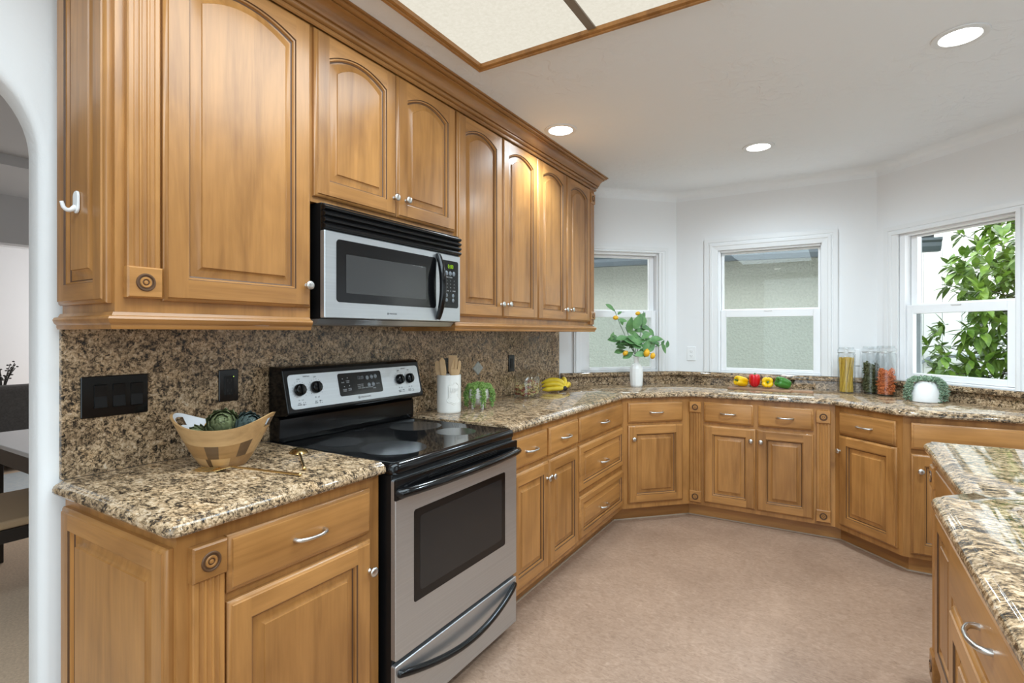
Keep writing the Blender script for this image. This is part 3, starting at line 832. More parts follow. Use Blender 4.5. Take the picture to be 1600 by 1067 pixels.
# ------------------------------------------------------------------ range
def logo(parent, x, z, y, s=1.0):
    bm = B(); m = Matrix.Translation((0, 0, 0)) @ FRONT
    lathe(bm, [(.0052*s, 0), (.0052*s, .0005), (.0040*s, .0005), (.0040*s, 0)], 14, m, 0, False)
    box(bm, -.0012*s, .0022*s, -.0005, 0, .0010*s, .0022*s); box(bm, -.0012*s, -.0002*s, -.0005, 0, -.0024*s, .0022*s); box(bm, -.0012*s, .0016*s, -.0005, 0, -.0004*s, .0006*s)
    obj('logo_emblem', bm, 'dark_print', parent, (x, y, z))
    text('logo_lettering', 'FRIGIDAIRE', .0085*s, 'dark_print', parent, (x+.009*s, y, z), align='LEFT', sx=1.15)
RW = .766
rg = thing('range', 'stainless and black freestanding electric range with smooth glass cooktop', 'range', (-1.232, 1.261, 0), PI/2)
bm = B(); box(bm, .006, RW-.006, .0, .646, .045, .871); obj('body', bm, 'black_matte', rg, bevel=.004)
for x, y in ((.05, .05), (RW-.09, .05), (.05, .58), (RW-.09, .58)):
    bm = B(); lathe(bm, [(.018, .001), (.018, .014), (.010, .018), (.010, .046)], 14); obj('foot', bm, 'black_matte', rg, (x+.02, y, 0), smooth=40)
# cooktop: rounded black rim with a glass field
bm = B(); lp = []
for ins, z in ((.004, .8715), (0, .878), (0, .893), (.004, .902), (.012, .9075), (.020, .909), (.024, .9075)):
    lp.append([bm.verts.new((x, y, z)) for x, y in rrect(ins, RW-ins, -.015+ins, .600-ins*.2, .03-ins*.5)])
for a, b in zip(lp, lp[1:]):
    for i in range(len(a)): bm.faces.new((a[i], a[(i+1) % len(a)], b[(i+1) % len(a)], b[i]))
f = bm.faces.new(lp[-1]); f.material_index = 1; bm.faces.new(lp[0][::-1])
ck = obj('cooktop', bm, ['black', 'cooktop'], rg, smooth=35)
for x, y, r in ((.162, .419, .082), (.196, .176, .122), (.59, .419, .118), (.575, .176, .088)):
    bm = B(); lathe(bm, [(0, .0002), (r*.97, .0002), (r*.97, .0003), (r, .0003), (r, .0001)], 48, None, 0, False)
    obj('burner', bm, 'burner', ck, (x, y, .9075))
# riser and tilted control console
bm = B(); extrude_yz(bm, [(.590, .9095), (.584, .93), (.586, 1.000), (.596, 1.012), (.6465, 1.012), (.6465, .9095)], .004, RW-.004)
obj('riser', bm, 'black', rg, bevel=.004, segs=3)
bm = B(); extrude_yz(bm, [(.529, 1.0215), (.524, 1.030), (.5625, 1.190), (.570, 1.200), (.590, 1.205), (.6465, 1.205), (.6465, 1.013), (.600, 1.013), (.545, 1.018)], 0, RW)
cn = obj('console', bm, 'black', rg, bevel=.009, segs=3)
TH = -math.atan2(.0385, .160)
bm = B(); plate(bm, .016, RW-.016, .012, .148, .016, 0, -.0022, .0008)
face = obj('control_panel', bm, 'steel', rg, (0, .5243, 1.030), (TH, 0, 0))
for x, z in ((.062, .086), (.139, .091), (.614, .087), (.681, .087)):
    bm = B(); lathe(bm, [(.024, 0), (.0235, .010), (.021, .016), (.019, .0175), (0, .018)], 28, FRONT)
    box(bm, -.0035, .0035, -.024, -.016, -.020, .020)
    kb = obj('knob', bm, 'black', face, (x, -.0022, z), smooth=40)
    bm = B()
    for q in range(14):
        a = -2.3+q*.354*1.0; r = .0335
        box(bm, x+r*math.sin(a)-.0011, x+r*math.sin(a)+.0011, -.0027, -.0022, z+r*math.cos(a)-.0011, z+r*math.cos(a)+.0011)
    obj('dial_marks', bm, 'dark_print', face)
    text('dial_lettering', 'OFF', .008, 'dark_print', face, (x, -.0024, z+.0415))
    text('dial_lettering', 'HI    LO', .007, 'dark_print', face, (x, -.0024, z-.040))
for x, s in ((.062, 'LEFT\nFRONT'), (.139, 'LEFT\nREAR'), (.614, 'RIGHT\nREAR'), (.681, 'RIGHT\nFRONT')):
    text('dial_lettering', s, .0062, 'dark_print', face, (x-.008, -.0024, .031))
    bm = B()
    for k in range(4):
        u, v = k % 2, k//2; big = (k == {'LEFT\nFRONT': 0, 'LEFT\nREAR': 2, 'RIGHT\nREAR': 3, 'RIGHT\nFRONT': 1}[s])
        lathe(bm, [(.0032 if big else .0018, 0), (0, .0004)], 10, Matrix.Translation((x+.010+.008*u, -.0022, .027+.008*v)) @ FRONT)
    obj('burner_mark', bm, 'dark_print', face)
for x in (.10, .648): text('dial_lettering', 'SURFACE', .0075, 'dark_print', face, (x, -.0024, .137))
logo(face, .352, .027, -.0024, 1.15)
bm = B(); plate(bm, .252, .498, .040, .137, .010, -.002, -.0034, .0005)
dp = obj('display', bm, 'black', face)
for i, (x, z, s) in enumerate(((.275, .098, 'BAKE'), (.302, .100, 'CONV\nBAKE'), (.280, .064, 'CLEAN\nOVEN'), (.308, .066, 'OVEN\nLIGHT'))):
    text('key_lettering', s, .0066, 'grey_print', dp, (x, -.0036, z))
    bm = B(); box(bm, x-.002, x+.002, -.0037, -.0034, z+.014, z+.018); obj('key_mark', bm, 'grey_print', dp)
text('clock_digits', '12:00', .020, 'button', dp, (.374, -.0036, .112), sx=.8)
text('key_lettering', 'COOK TIME\nSTART TIME\nOVEN  CLEAN  DOOR LOCKED', .0062, 'grey_print', dp, (.352, -.0036, .074), align='LEFT', spacing=1.25)
for x, z, s in ((.414, .110, '-'), (.440, .112, 'BAKE'), (.463, .113, 'BROIL'), (.419, .077, 'UP'), (.444, .078, 'TIME')):
    bm = B(); lathe(bm, [(.0095, 0), (.009, .0006), (0, .0008)], 20, Matrix.Translation((x, -.0034, z)) @ FRONT); obj('button', bm, 'button', dp, smooth=40)
    text('key_lettering', s, .0058, 'grey_print', dp, (x, -.0046, z))
text('key_lettering', 'CANCEL', .006, 'grey_print', dp, (.472, -.0036, .079)); text('key_lettering', 'TIMER', .007, 'grey_print', dp, (.447, -.0036, .060))
# oven door
bm = B(); plate(bm, .002, RW-.002, .268, .856, .006, 0, -.0195, .002)
dr = obj('oven_door', bm, 'steel', rg)
bm = B(); plate(bm, .0005, RW-.0005, .790, .858, .004, -.015, -.0225, .002); obj('door_band', bm, 'black', dr)
bm = B()
for k in range(3): box(bm, .16, .60, -.0240, -.0222, .8425-k*.006, .8455-k*.006)
obj('door_vent', bm, 'black_matte', dr)
bm = B(); plate(bm, .090, .668, .424, .738, .010, -.018, -.0205, .0008)
wn_ = obj('door_window', bm, 'black', dr)
bm = B(); plate(bm, .120, .640, .455, .712, .014, -.0200, -.0212, .0004); obj('window_pane', bm, 'oven_glass', wn_)
def bow(n, x0, x1, y0, dy, z0, dz, r, flat=1.0, ends=.03):
    pts = []; rr = []
    for i in range(n+1):
        u = i/n; k = 4*u*(1-u); pts.append((lerp(x0, x1, u), y0-dy*k**.8, z0-dz*k)); rr.append(r)
    return pts, rr
bm = B(); pts, rr = bow(24, .020, RW-.014, -.030, .032, .814, -.004, .020); pts = [(pts[0][0], -.02, pts[0][2])]+pts+[(pts[-1][0], -.02, pts[-1][2])]; rr = [.020]+rr+[.020]
tube(bm, pts, rr, 12, flat=.8); obj('handle', bm, 'black', dr, smooth=50)
bm = B(); plate(bm, .002, RW-.002, .050, .252, .006, 0, -.0185, .002)
sd = obj('storage_drawer', bm, 'steel', rg)
bm = B()
pts = []
for i in range(29):
    u = i/28; k = math.sin(PI*u); pts.append((lerp(.022, RW-.022, u), -.020-.034*k**.7, .222-.052*k))
tube(bm, [(pts[0][0], -.012, pts[0][2])]+pts+[(pts[-1][0], -.012, pts[-1][2])], [.0125]*31, 12); obj('handle', bm, 'black', sd, smooth=50)

# ------------------------------------------------------------------ microwave
MW = .782
mw = thing('microwave', 'stainless and black over-the-range microwave under the short wall cabinet', 'microwave', (-1.532, 1.2265, 0), PI/2)
bm = B(); box(bm, .002, MW-.004, 0, .350, 1.386, 1.7935); obj('body', bm, 'black_matte', mw, bevel=.003)
bm = B(); extrude_yz(bm, [(.01, 1.3855), (.03, 1.366), (.30, 1.366), (.33, 1.3855)], .004, MW-.01); obj('underside_vent', bm, 'steel', mw)
bm = B()
for k in range(4):
    z = 1.700+k*.0215
    extrude_yz(bm, [(0, z), (-.020, z+.001), (-.027, z+.006), (-.027, z+.013), (-.020, z+.0185), (0, z+.0195)], .0, MW)
extrude_yz(bm, [(0, 1.697), (-.012, 1.697), (-.012, 1.790), (0, 1.790)], .003, MW-.003)
obj('vent_grille', bm, 'black', mw, bevel=.0012)
bm = B(); plate(bm, .0, .628, 1.388, 1.6955, .004, 0, -.022, .003)
md = obj('door', bm, 'steel', mw)
bm = B(); plate(bm, .050, .600, 1.446, 1.670, .014, -.021, -.0235, .0008)
mwin = obj('door_window', bm, 'black', md)
bm = B(); plate(bm, .094, .530, 1.480, 1.620, .003, -.0232, -.0242, .0003); obj('window_mesh', bm, 'mesh_glass', mwin)
bm = B(); pts = []
for i in range(21):
    u = i/20; k = math.sin(PI*u); pts.append((.610-.004*k, -.024-.034*k**.75, lerp(1.400, 1.686, u)))
tube(bm, pts, [.012+.004*math.sin(PI*i/20) for i in range(21)], 12); obj('handle', bm, 'black', md, smooth=50)
logo(md, .305, 1.412, -.0222, .85)
bm = B(); plate(bm, .630, MW-.001, 1.388, 1.6955, .004, 0, -.020, .003)
mp = obj('control_panel', bm, 'steel', mw)
bm = B(); plate(bm, .632, .764, 1.451, 1.668, .012, -.019, -.0215, .0008)
kp = obj('keypad', bm, 'black', mp)
text('clock_digits', '0:00', .026, 'digits', kp, (.705, -.0218, 1.640), sx=.9)
for i, x in enumerate((.676, .703, .729)):
    bm = B(); lathe(bm, [(.011, 0), (.010, .0008), (0, .001)], 18, Matrix.Translation((x, -.0215, 1.609)) @ FRONT); obj('button', bm, 'button', kp, smooth=40)
for x, z in ((.676, 1.508), (.724, 1.508), (.676, 1.486), (.724, 1.486)):
    bm = B(); lathe(bm, [(.009, 0), (.008, .0008), (0, .001)], 18, Matrix.Translation((x, -.0215, z)) @ FRONT); obj('button', bm, 'button', kp, smooth=40)
for x, col in ((.680, 'TIME\n1\n4\n7\nCLEAR'), (.705, 'CLOCK\n2\n5\n8\n0'), (.731, '\n3\n6\n9\nSTART')):
    text('key_lettering', col, .0078, 'grey_print', kp, (x, -.0217, 1.560), spacing=2.0)

# ------------------------------------------------------------------ ceiling lights
lb = thing('ceiling_light', 'large wood-framed fluorescent ceiling light with two textured diffuser panels', 'ceiling light', (-.79, .86, ZC))
fx0, fx1, fy0, fy1 = -.555, .555, -1.06, 1.06
fr = [(fx0, fy0), (fx1, fy0), (fx1, fy1), (fx0, fy1)]
bm = B(); sweep(bm, fr, [(0, -.001), (0, -.012), (.004, -.016), (.004, -.020), (.009, -.021), (.013, -.029), (.015, -.037), (.022, -.041), (.029, -.039), (.0295, -.034), (.035, -.034), (.041, -.031), (.042, -.001)], closed=True, side=1)
obj('frame', bm, 'wood_y', lb, smooth=40)
for x0, x1 in ((-.512, -.017), (.017, .512)):
    bm = B(); box(bm, x0, x1, fy0+.043, fy1-.043, -.017, -.012); obj('diffuser', bm, 'diffuser', lb)
bm = B(); box(bm, -.016, .016, fy0+.042, fy1-.042, -.022, -.010); obj('divider', bm, plain('bronze_divider', (.22, .18, .14), .4), lb)
al = area_light('fluorescent_light', (0, 0, -.055), (0, 0, 0), .98, 2.0, 24.5, (.74, .90, 1.0)); al.parent = lb

def can_light(x, y, label, power=10, ang=150):
    r = thing('recessed_light', label, 'ceiling light', (x, y, ZC), 0, 'recessed ceiling lights')
    bm = B(); lathe(bm, [(.067, -.0005), (.069, -.006), (.080, -.008), (.092, -.005), (.094, -.0005)], 40, None, 0, False); obj('trim_ring', bm, 'white', r, smooth=40)
    bm = B(); lathe(bm, [(0, -.003), (.067, -.003), (.067, -.001), (0, -.001)], 40, None, 0, False); obj('lens', bm, 'lamp', r)
    l = bpy.data.lights.new('recessed_lamp', 'SPOT'); l.energy = power*6; l.spot_size = math.radians(ang); l.spot_blend = .75; l.shadow_soft_size = .06; l.color = (.74, .90, 1.0)
    o = bpy.data.objects.new('recessed_lamp', l); C.objects.link(o); o.parent = r; o.location = (0, 0, -.07)
can_light(-1.358, 2.767, 'round recessed ceiling light beside the crown moulding of the wall cabinets', 3.6)
can_light(-.412, 3.67, 'round recessed ceiling light in front of the middle window', 3.6, 174)
can_light(1.15, 1.0, 'round recessed ceiling light above the sink end of the island')
can_light(.55, -1.1, 'round recessed ceiling light at the near end of the kitchen behind the camera')
can_light(-.9, -1.5, 'round recessed ceiling light behind the camera on the range side')
can_light(.425, 2.718, 'round recessed ceiling light above the island, nearest the right window')

# ------------------------------------------------------------------ switches and outlets
def on_stone(y): return (XB+.0003, y, 0)
def black_outlet(y0, y1, z0, z1, label, led=False):
    t = thing('outlet', label, 'outlet', (XB+.0003, y0, z0), PI/2, 'black outlets on the backsplash')
    w, h = y1-y0, z1-z0
    bm = B(); plate(bm, 0, w, 0, h, .004, 0, -.006, .002); obj('cover_plate', bm, 'black', t)
    bm = B(); plate(bm, w*.26, w*.74, h*.20, h*.80, .003, -.005, -.0085, .001); ins = obj('receptacle', bm, 'black_matte', t)
    bm = B()
    for zz in (.34, .66):
        for xx in (.40, .58): box(bm, w*xx, w*xx+.002, -.0088, -.0080, h*zz-.005, h*zz+.005)
        box(bm, w*.48, w*.53, -.0088, -.0080, h*zz-.012, h*zz-.008)
    obj('slots', bm, plain('slot_grey', (.03, .03, .03), .8), ins)
    if led:
        bm = B(); box(bm, w*.70, w*.735, -.0092, -.006, h*.76, h*.785); obj('indicator_light', bm, 'led', ins)
    return t
black_outlet(1.068, 1.140, 1.088, 1.203, 'black outlet with tiny green light on the backsplash above the wooden bowl', True)
black_outlet(2.325, 2.395, 1.080, 1.193, 'black outlet on the backsplash mostly hidden behind the utensil crock')
black_outlet(3.038, 3.113, 1.073, 1.186, 'black outlet on the backsplash above the glass pasta jar')
t = thing('light_switch', 'wide black three-rocker light switch on the backsplash at far left', 'light switch', (XB+.0003, .662, 1.083), PI/2)
bm = B(); plate(bm, 0, .177, 0, .123, .004, 0, -.006, .002); obj('cover_plate', bm, 'black', t)
for k in range(3):
    x = .032+k*.048
    bm = B(); extrude_yz(bm, [(-.005, .026), (-.0105, .028), (-.0075, .062), (-.0105, .096), (-.005, .098)], x, x+.033); obj('rocker', bm, 'black_matte', t, bevel=.001)
def white_outlet(x, z0, label):
    t = thing('outlet', label, 'outlet', (x, 4.5597, z0), 0, 'white wall outlets')
    bm = B(); plate(bm, 0, .072, 0, .118, .005, 0, -.006, .002); obj('cover_plate', bm, 'plastic', t)
    for z in (.040, .078):
        bm = B(); lathe(bm, [(.0165, 0), (.016, .003), (0, .003)], 20, Matrix.Translation((.036, -.0058, z)) @ FRONT); r = obj('receptacle', bm, 'plastic', t, smooth=40)
        bm = B(); box(bm, .028, .030, -.0093, -.0085, z-.003, z+.006); box(bm, .042, .044, -.0093, -.0085, z-.003, z+.006); box(bm, .034, .038, -.0093, -.0085, z-.011, z-.007)
        obj('slots', bm, 'outlet_dark', r)
white_outlet(-1.060, 1.105, 'white outlet on the wall between the left and middle windows')
white_outlet(.085, 1.100, 'white outlet on the wall behind the spaghetti jar')

# white adhesive hook on the cabinet side
t = thing('hook', 'white plastic adhesive hook stuck on the side of the far left wall cabinet', 'hook', (-1.728, .6005, 1.685))
bm = B(); plate(bm, -.016, .016, -.030, .030, .0155, 0, -.005, .002, n=6); obj('base_plate', bm, 'plastic', t, smooth=40)
bm = B(); tube(bm, curve3((0, -.004, -.012), (0, -.018, -.034), (0, -.030, -.018), 6)+[(0, -.034, -.004)], [.0065, .0065, .006, .006, .0055, .005, .005, .0045], 10); obj('prong', bm, 'plastic', t, smooth=60)

# ------------------------------------------------------------------ things on the near counter
CT = .9142
RV = Vector((math.cos(math.radians(31.4)), math.sin(math.radians(31.4)), 0))
def bowl():
    bm = B(); NU, NV = 72, 12; T = .0085
    mats = {}
    rnd = random.Random(3); rowcuts = [0, 3, 6, 12]; tone = {}
    def P(i, j, inner):
        a = 2*PI*i/NU; v = j/NV
        ends = abs(math.cos(a))**2.6
        H = .124+.042*ends
        sx = lerp(.066, .158, v**.86); sy = lerp(.050, .098, v**.7)
        if inner: sx -= T; sy -= T; z = lerp(.010, H-.0005, v)
        else: z = lerp(0, H, v)
        return (sx*math.cos(a), sy*math.sin(a), z)
    G = [[[bm.verts.new(P(i, j, s)) for i in range(NU)] for j in range(NV+1)] for s in (0, 1)]
    holes = set()
    for i0 in (-3, 33):
        for i in range(i0, i0+6):
            for j in (9, 10): holes.add((i % NU, j))
    for s in (0, 1):
        for j in range(NV):
            row = 0 if j < 3 else 1 if j < 7 else 2
            for i in range(NU):
                if (i, j) in holes: continue
                k = (i+1) % NU
                f = bm.faces.new((G[s][j][i], G[s][j][k], G[s][j+1][k], G[s][j+1][i]))
                if s: f.material_index = 3
                else:
                    if row == 2: mi = 2 if 38 <= i <= 41 or 8 <= i <= 14 else 0
                    elif row == 1: mi = 2 if 52 <= i <= 55 or 62 <= i <= 65 or 20 <= i <= 25 else 0 if i > 65 or i < 6 else 1
                    else: mi = 2 if 51 <= i <= 52 or 30 <= i <= 36 else 0 if i < 60 else 1
                    f.material_index = mi
    for (i, j) in holes:
        for (di, dj, e) in ((1, 0, lambda i, j: ((j, (i+1) % NU), (j+1, (i+1) % NU))), (-1, 0, lambda i, j: ((j, i), (j+1, i))), (0, 1, lambda i, j: ((j+1, i), (j+1, (i+1) % NU))), (0, -1, lambda i, j: ((j, i), (j, (i+1) % NU)))):
            if ((i+di) % NU, j+dj) in holes: continue
            (a, b), (c, d) = e(i, j)
            bm.faces.new((G[0][a][b], G[0][c][d], G[1][c][d], G[1][a][b])).material_index = 2
    for i in range(NU):
        k = (i+1) % NU
        bm.faces.new((G[0][NV][i], G[0][NV][k], G[1][NV][k], G[1][NV][i]))
    bm.faces.new(G[0][0]); bm.faces.new(G[1][0][::-1]).material_index = 3
    return bm
M['bw1'] = wood('mango_light', 'x', (.60, .37, .17), .35); M['bw2'] = wood('mango_mid', 'x', (.40, .22, .085), .35); M['bw3'] = wood('mango_dark', 'x', (.15, .085, .04), .35)
BC = Vector((-1.675, .967, 0))
o = obj('bowl', bowl(), ['bw1', 'bw2', 'bw3', 'bowl_in'], None, (BC.x, BC.y, CT), (0, 0, math.radians(31.4+4)), smooth=35)
tag(o, 'boat-shaped patchwork wooden bowl with white inside on the granite, holding artichokes', 'bowl')
def scale_leaf(bm, m, ln, wd, cup=.25, mi=0):
    rows = []
    for i in range(5):
        v = i/4; w = wd*(math.sin(PI*min(v*.82+.16, 1))**.8)*(1 if i < 4 else .12)
        rows.append([bm.verts.new(m @ Vector((w*s, -cup*ln*math.sin(PI*v*.6)*0 + cup*wd*(s*s)*-1 + .18*ln*v*v, ln*v))) for s in (-1, -.5, 0, .5, 1)])
    for a, b in zip(rows, rows[1:]):
        for k in range(4): bm.faces.new((a[k], a[k+1], b[k+1], b[k])).material_index = mi
def artichoke(loc, r, tilt, rz, label, mname='arti'):
    bm = B(); rnd = random.Random(int(r*1e5)+int(rz*10))
    blob(bm, (0, 0, 0), r*.80, r*.80, r*.95, 14, 10)
    rows = 9
    for q in range(rows):
        ph = lerp(-1.15, 1.25, q/(rows-1)); n = max(3, int(9*math.cos(ph*.92)+1))
        for k in range(n):
            a = 2*PI*(k+.5*(q % 2))/n + rnd.uniform(-.1, .1)
            p = Vector((r*.80*math.cos(ph)*math.cos(a), r*.80*math.cos(ph)*math.sin(a), r*.95*math.sin(ph)))
            # frame: leaf grows upwards along the surface, front outwards
            out = Vector((math.cos(ph)*math.cos(a), math.cos(ph)*math.sin(a), math.sin(ph)*.9)).normalized()
            up = (Vector((0, 0, 1))-out*out.z).normalized() if abs(out.z) < .98 else Vector((1, 0, 0))
            sd = up.cross(out).normalized()
            mt = Matrix((( sd.x, out.x, up.x, p.x), (sd.y, out.y, up.y, p.y), (sd.z, out.z, up.z, p.z), (0, 0, 0, 1)))
            s = r*rnd.uniform(.58, .70)*(1 if q < rows-2 else .7)
            scale_leaf(bm, mt, s, s*.44)
    tube(bm, [(0, 0, -r*.9), (0, 0, -r*1.12)], r*.18, 8)
    o = obj('artichoke', bm, mname, None, loc, (tilt[0], tilt[1], rz), smooth=60)
    return tag(o, label, 'artichoke', 'artichokes in the wooden bowl')
M['arti_dark'] = leafmat('artichoke_scale_dark', (.04, .06, .055), (.11, .14, .125), .45)
artichoke((BC.x+.004, BC.y-.004, CT+.122), .056, (.95, .5), .6, 'largest green artichoke, in the middle of the wooden bowl')
artichoke((BC.x+.052, BC.y+.045, CT+.117), .050, (.3, 1.0), .2, 'dark bluish artichoke at the right in the wooden bowl', 'arti_dark')
artichoke((BC.x-.040, BC.y-.053, CT+.096), .037, (1.2, -.4), .3, 'small green artichoke low at the front left in the wooden bowl')
bm = B(); blob(bm, (0, 0, 0), .020, .020, .028, 14, 8); lathe(bm, [(.004, .026), (.003, .032), (0, .034)], 8)
tag(obj('lemon', bm, 'lemon', None, (BC.x-.050, BC.y-.012, CT+.112), (.5, .3, 0), smooth=60), 'yellow lemon peeking out behind the artichokes in the bowl', 'lemon')

# gold fork and spoon
A1, A2, A3 = Vector((-1.340, 1.000, CT+.006)), Vector((-1.575, .932, CT+.013)), Vector((-1.665, .888, CT+.003))
t = thing('fork', 'gold dinner fork lying on the granite in front of the wooden bowl', 'fork', (A2.x, A2.y, CT))
bm = B(); pts = [A1-Vector((A2.x, A2.y, CT)), (A1*.5+A2*.5)-Vector((A2.x, A2.y, CT)), Vector((0, 0, .013))]
tube(bm, pts, [.0038, .0030, .0026], 10); blob(bm, pts[0], .0055, .0055, .0055, 10, 6); obj('fork_handle', bm, 'gold', t, smooth=50)
d = (A3-A2).normalized(); d.z = 0; d.normalize(); s = Vector((-d.y, d.x, 0))
bm = B(); rows = []
for k in range(8):
    v = k/7; c_ = d*(.055*v) + Vector((0, 0, lerp(.013, .003, min(1, v*1.5)))); w = lerp(.003, .021, min(1, v*1.5))
    rows.append([c_-s*w, c_+s*w])
for zz, r in ((.0009, 0), (-.0009, 1)):
    pass
vs = [[[bm.verts.new(p+Vector((0, 0, zz))) for p in rw] for rw in rows] for zz in (.0009, -.0009)]
for L_ in vs:
    for a, b in zip(L_, L_[1:]): bm.faces.new((a[0], a[1], b[1], b[0]))
for k in range(7):
    for q in (0, 1): bm.faces.new((vs[0][k][q], vs[0][k+1][q], vs[1][k+1][q], vs[1][k][q]))
for k in range(4):
    o_ = s*(-.0185+.01233*k); tube(bm, [d*.052+o_+Vector((0, 0, .0035)), d*.085+o_+Vector((0, 0, .002)), d*.112+o_+Vector((0, 0, .0045))], [.0030, .0027, .0015], 6)
obj('tines', bm, 'gold', t, smooth=50)
S1, S2 = Vector((-1.655, 1.230, 0)), Vector((-1.515, 1.082, 0))
S1 = Vector((-1.612, 1.198, CT)); S2 = Vector((-1.385, 1.050, CT))
t = thing('spoon', 'gold spoon lying bowl-side down on the granite beside the range', 'spoon', (S1.x, S1.y, CT))
dv = (S2-S1); dv.z = 0; dn = dv.normalized()
bm = B()
mt = Matrix.Rotation(math.atan2(dn.y, dn.x), 4, 'Z')
lathe(bm, [(0, .0155), (.010, .0146), (.019, .0105), (.0255, .0045), (.028, .0008), (.0265, .0006), (.024, .0035), (.018, .0085), (0, .0135)], 28, mt @ Matrix.Diagonal((1.35, 1.15, 1.15, 1)), 0, False)
obj('spoon_bowl', bm, 'gold', t, smooth=60)
bm = B(); tube(bm, [dn*.034+Vector((0, 0, .003)), dn*.07+Vector((0, 0, .012)), dn*.262+Vector((0, 0, .006))], [.0040, .0034, .0040], 10); blob(bm, dn*.266+Vector((0, 0, .0066)), .0062, .0062, .0062, 10, 6)
obj('spoon_handle', bm, 'gold', t, smooth=50)

# ------------------------------------------------------------------ crock with wooden utensils
CC = Vector((-1.758, 2.234, CT))
t = thing('utensil_crock', 'tall white ceramic crock with embossed badge beside the range, holding wooden utensils', 'crock', CC)
bm = B(); lathe(bm, [(0, 0), (.060, 0), (.0635, .004), (.064, .012), (.064, .194), (.062, .200), (.058, .200), (.056, .196), (.056, .010), (0, .010)], 48, None, 0, False); cb = obj('crock_body', bm, 'ceramic', t, smooth=40)
bm = B()
def cyl(a, z, r=.0645): return (r*math.cos(a), r*math.sin(a), z)
ac = math.atan2(-2.234, 1.758)+.42
def bl(pts): tube(bm, [cyl(ac+u/.064, z) for u, z in pts], .0019, 6)
bl([(-.030, .080), (-.030, .145), (-.018, .152), (-.006, .150), (0, .160), (.012, .162), (.022, .152), (.030, .145), (.030, .080), (-.030, .080)])
bl([(-.026, .084), (-.026, .141)]); bl([(.026, .084), (.026, .141)]); bl([(-.034, .078), (-.038, .068), (-.032, .060), (-.010, .052), (0, .046), (.010, .052), (.032, .060), (.038, .068), (.034, .078)])
for z in (.096, .088): bl([(-.022, z), (.022, z+.003)])
bl([(-.028, .066), (-.012, .060), (0, .055), (.012, .060), (.028, .066)])
for k in range(5): bl([(-.020+.009*k, .106+.003*k), (-.017+.009*k, .132), (-.014+.009*k, .108+.003*k)])
bl([(-.022, .104), (.0, .108), (.022, .120)])
obj('embossed_badge', bm, 'ceramic', cb, smooth=60)
def utensil(name, label, bx, tx, depth, top, kind, w=.024):
    base = CC+RV*bx+Vector((-.521, .854, 0))*depth*.5+Vector((0, 0, .014)); tip = CC+RV*tx+Vector((-.521, .854, 0))*depth+Vector((0, 0, top))
    ax = (tip-base); ln = ax.length; ax.normalize()
    wv = (RV-ax*RV.dot(ax)).normalized(); nv = ax.cross(wv)
    def q(u, v, n=0): return base+ax*u*ln+wv*v+nv*n
    bm = B()
    if kind == 'spatula': out = [(0, .006), (.62, .007), (.70, .020), (.97, .023), (1.0, .022)]
    elif kind == 'fork': out = [(0, .006), (.60, .007), (.72, .022), (.86, .026), (.97, .022), (1.0, .016)]
    else: out = [(0, .005), (.60, .006), (.72, .015), (.84, w*.8), (.95, .014), (1.0, .005)]
    if name == 'spoon': pass
    r = []
    for u, v in out:
        th = .0032 if u > .65 else .0048
        bend = -.006*max(0, u-.6)*6 if kind == 'spoon' else 0
        r.append([bm.verts.new(q(u, -v, th)), bm.verts.new(q(u, v, th)), bm.verts.new(q(u, v, -th)), bm.verts.new(q(u, -v, -th))])
    for a, b in zip(r, r[1:]):
        for k in range(4): bm.faces.new((a[k], a[(k+1) % 4], b[(k+1) % 4], b[k]))
    bm.faces.new(r[0][::-1]); bm.faces.new(r[-1])
    if kind == 'fork':
        for v in (-.008, .006):
            pass
    o = obj(name, bm, 'bamboo', None, (0, 0, 0), bevel=.002)
    if kind == 'fork':                              # slots
        for v in (-.008, .007):
            cutb = B()
    return tag(o, label, 'utensil', 'wooden utensils in the crock')
utensil('wooden_spoon', 'leftmost wooden utensil in the crock, a narrow spoon leaning left', -.020, -.062, -.010, .275, 'spoon', .020)
utensil('wooden_spoon', 'second wooden utensil from the left in the crock, darker and behind its neighbours', -.012, -.046, .018, .280, 'spoon', .018)
utensil('wooden_spoon', 'third wooden utensil from the left in the crock, pale and upright', -.004, -.034, -.026, .290, 'spoon', .019)
utensil('wooden_spatula', 'flat square-ended wooden spatula at the back right of the crock', .008, .018, .022, .302, 'spatula')
def fork_utensil():
    base = CC+RV*.012+Vector((.26, -.427, 0))*.03+Vector((0, 0, .014)); tip = CC+RV*.045+Vector((.521, -.854, 0))*.028+Vector((0, 0, .285))
    ax = tip-base; ln = ax.length; ax.normalize(); wv = (RV-ax*RV.dot(ax)).normalized(); nv = ax.cross(wv)
    bm = B()
    def strip(pts, th=.003):
        r = []
        for u, a, b in pts: r.append([bm.verts.new(base+ax*u*ln+wv*v+nv*n) for v, n in ((a, th), (b, th), (b, -th), (a, -th))])
        for p, q in zip(r, r[1:]):
            for k in range(4): bm.faces.new((p[k], p[(k+1) % 4], q[(k+1) % 4], q[k]))
        bm.faces.new(r[0][::-1]); bm.faces.new(r[-1])
    strip([(0, -.006, .006), (.58, -.007, .007), (.68, -.020, .020), (.80, -.026, .026)])
    strip([(.80, -.026, -.0105), (.90, -.024, -.010), (.99, -.017, -.0115)])
    strip([(.80, -.0075, .0065), (.90, -.0075, .0065), (1.02, -.0065, .0055)])
    strip([(.80, .0095, .026), (.90, .0095, .026), (.97, .010, .022)])
    o = obj('wooden_fork', bm, 'bamboo', None, bevel=.0015)
    tag(o, 'wooden serving fork with three broad tines at the right front of the crock', 'utensil', 'wooden utensils in the crock')
fork_utensil()

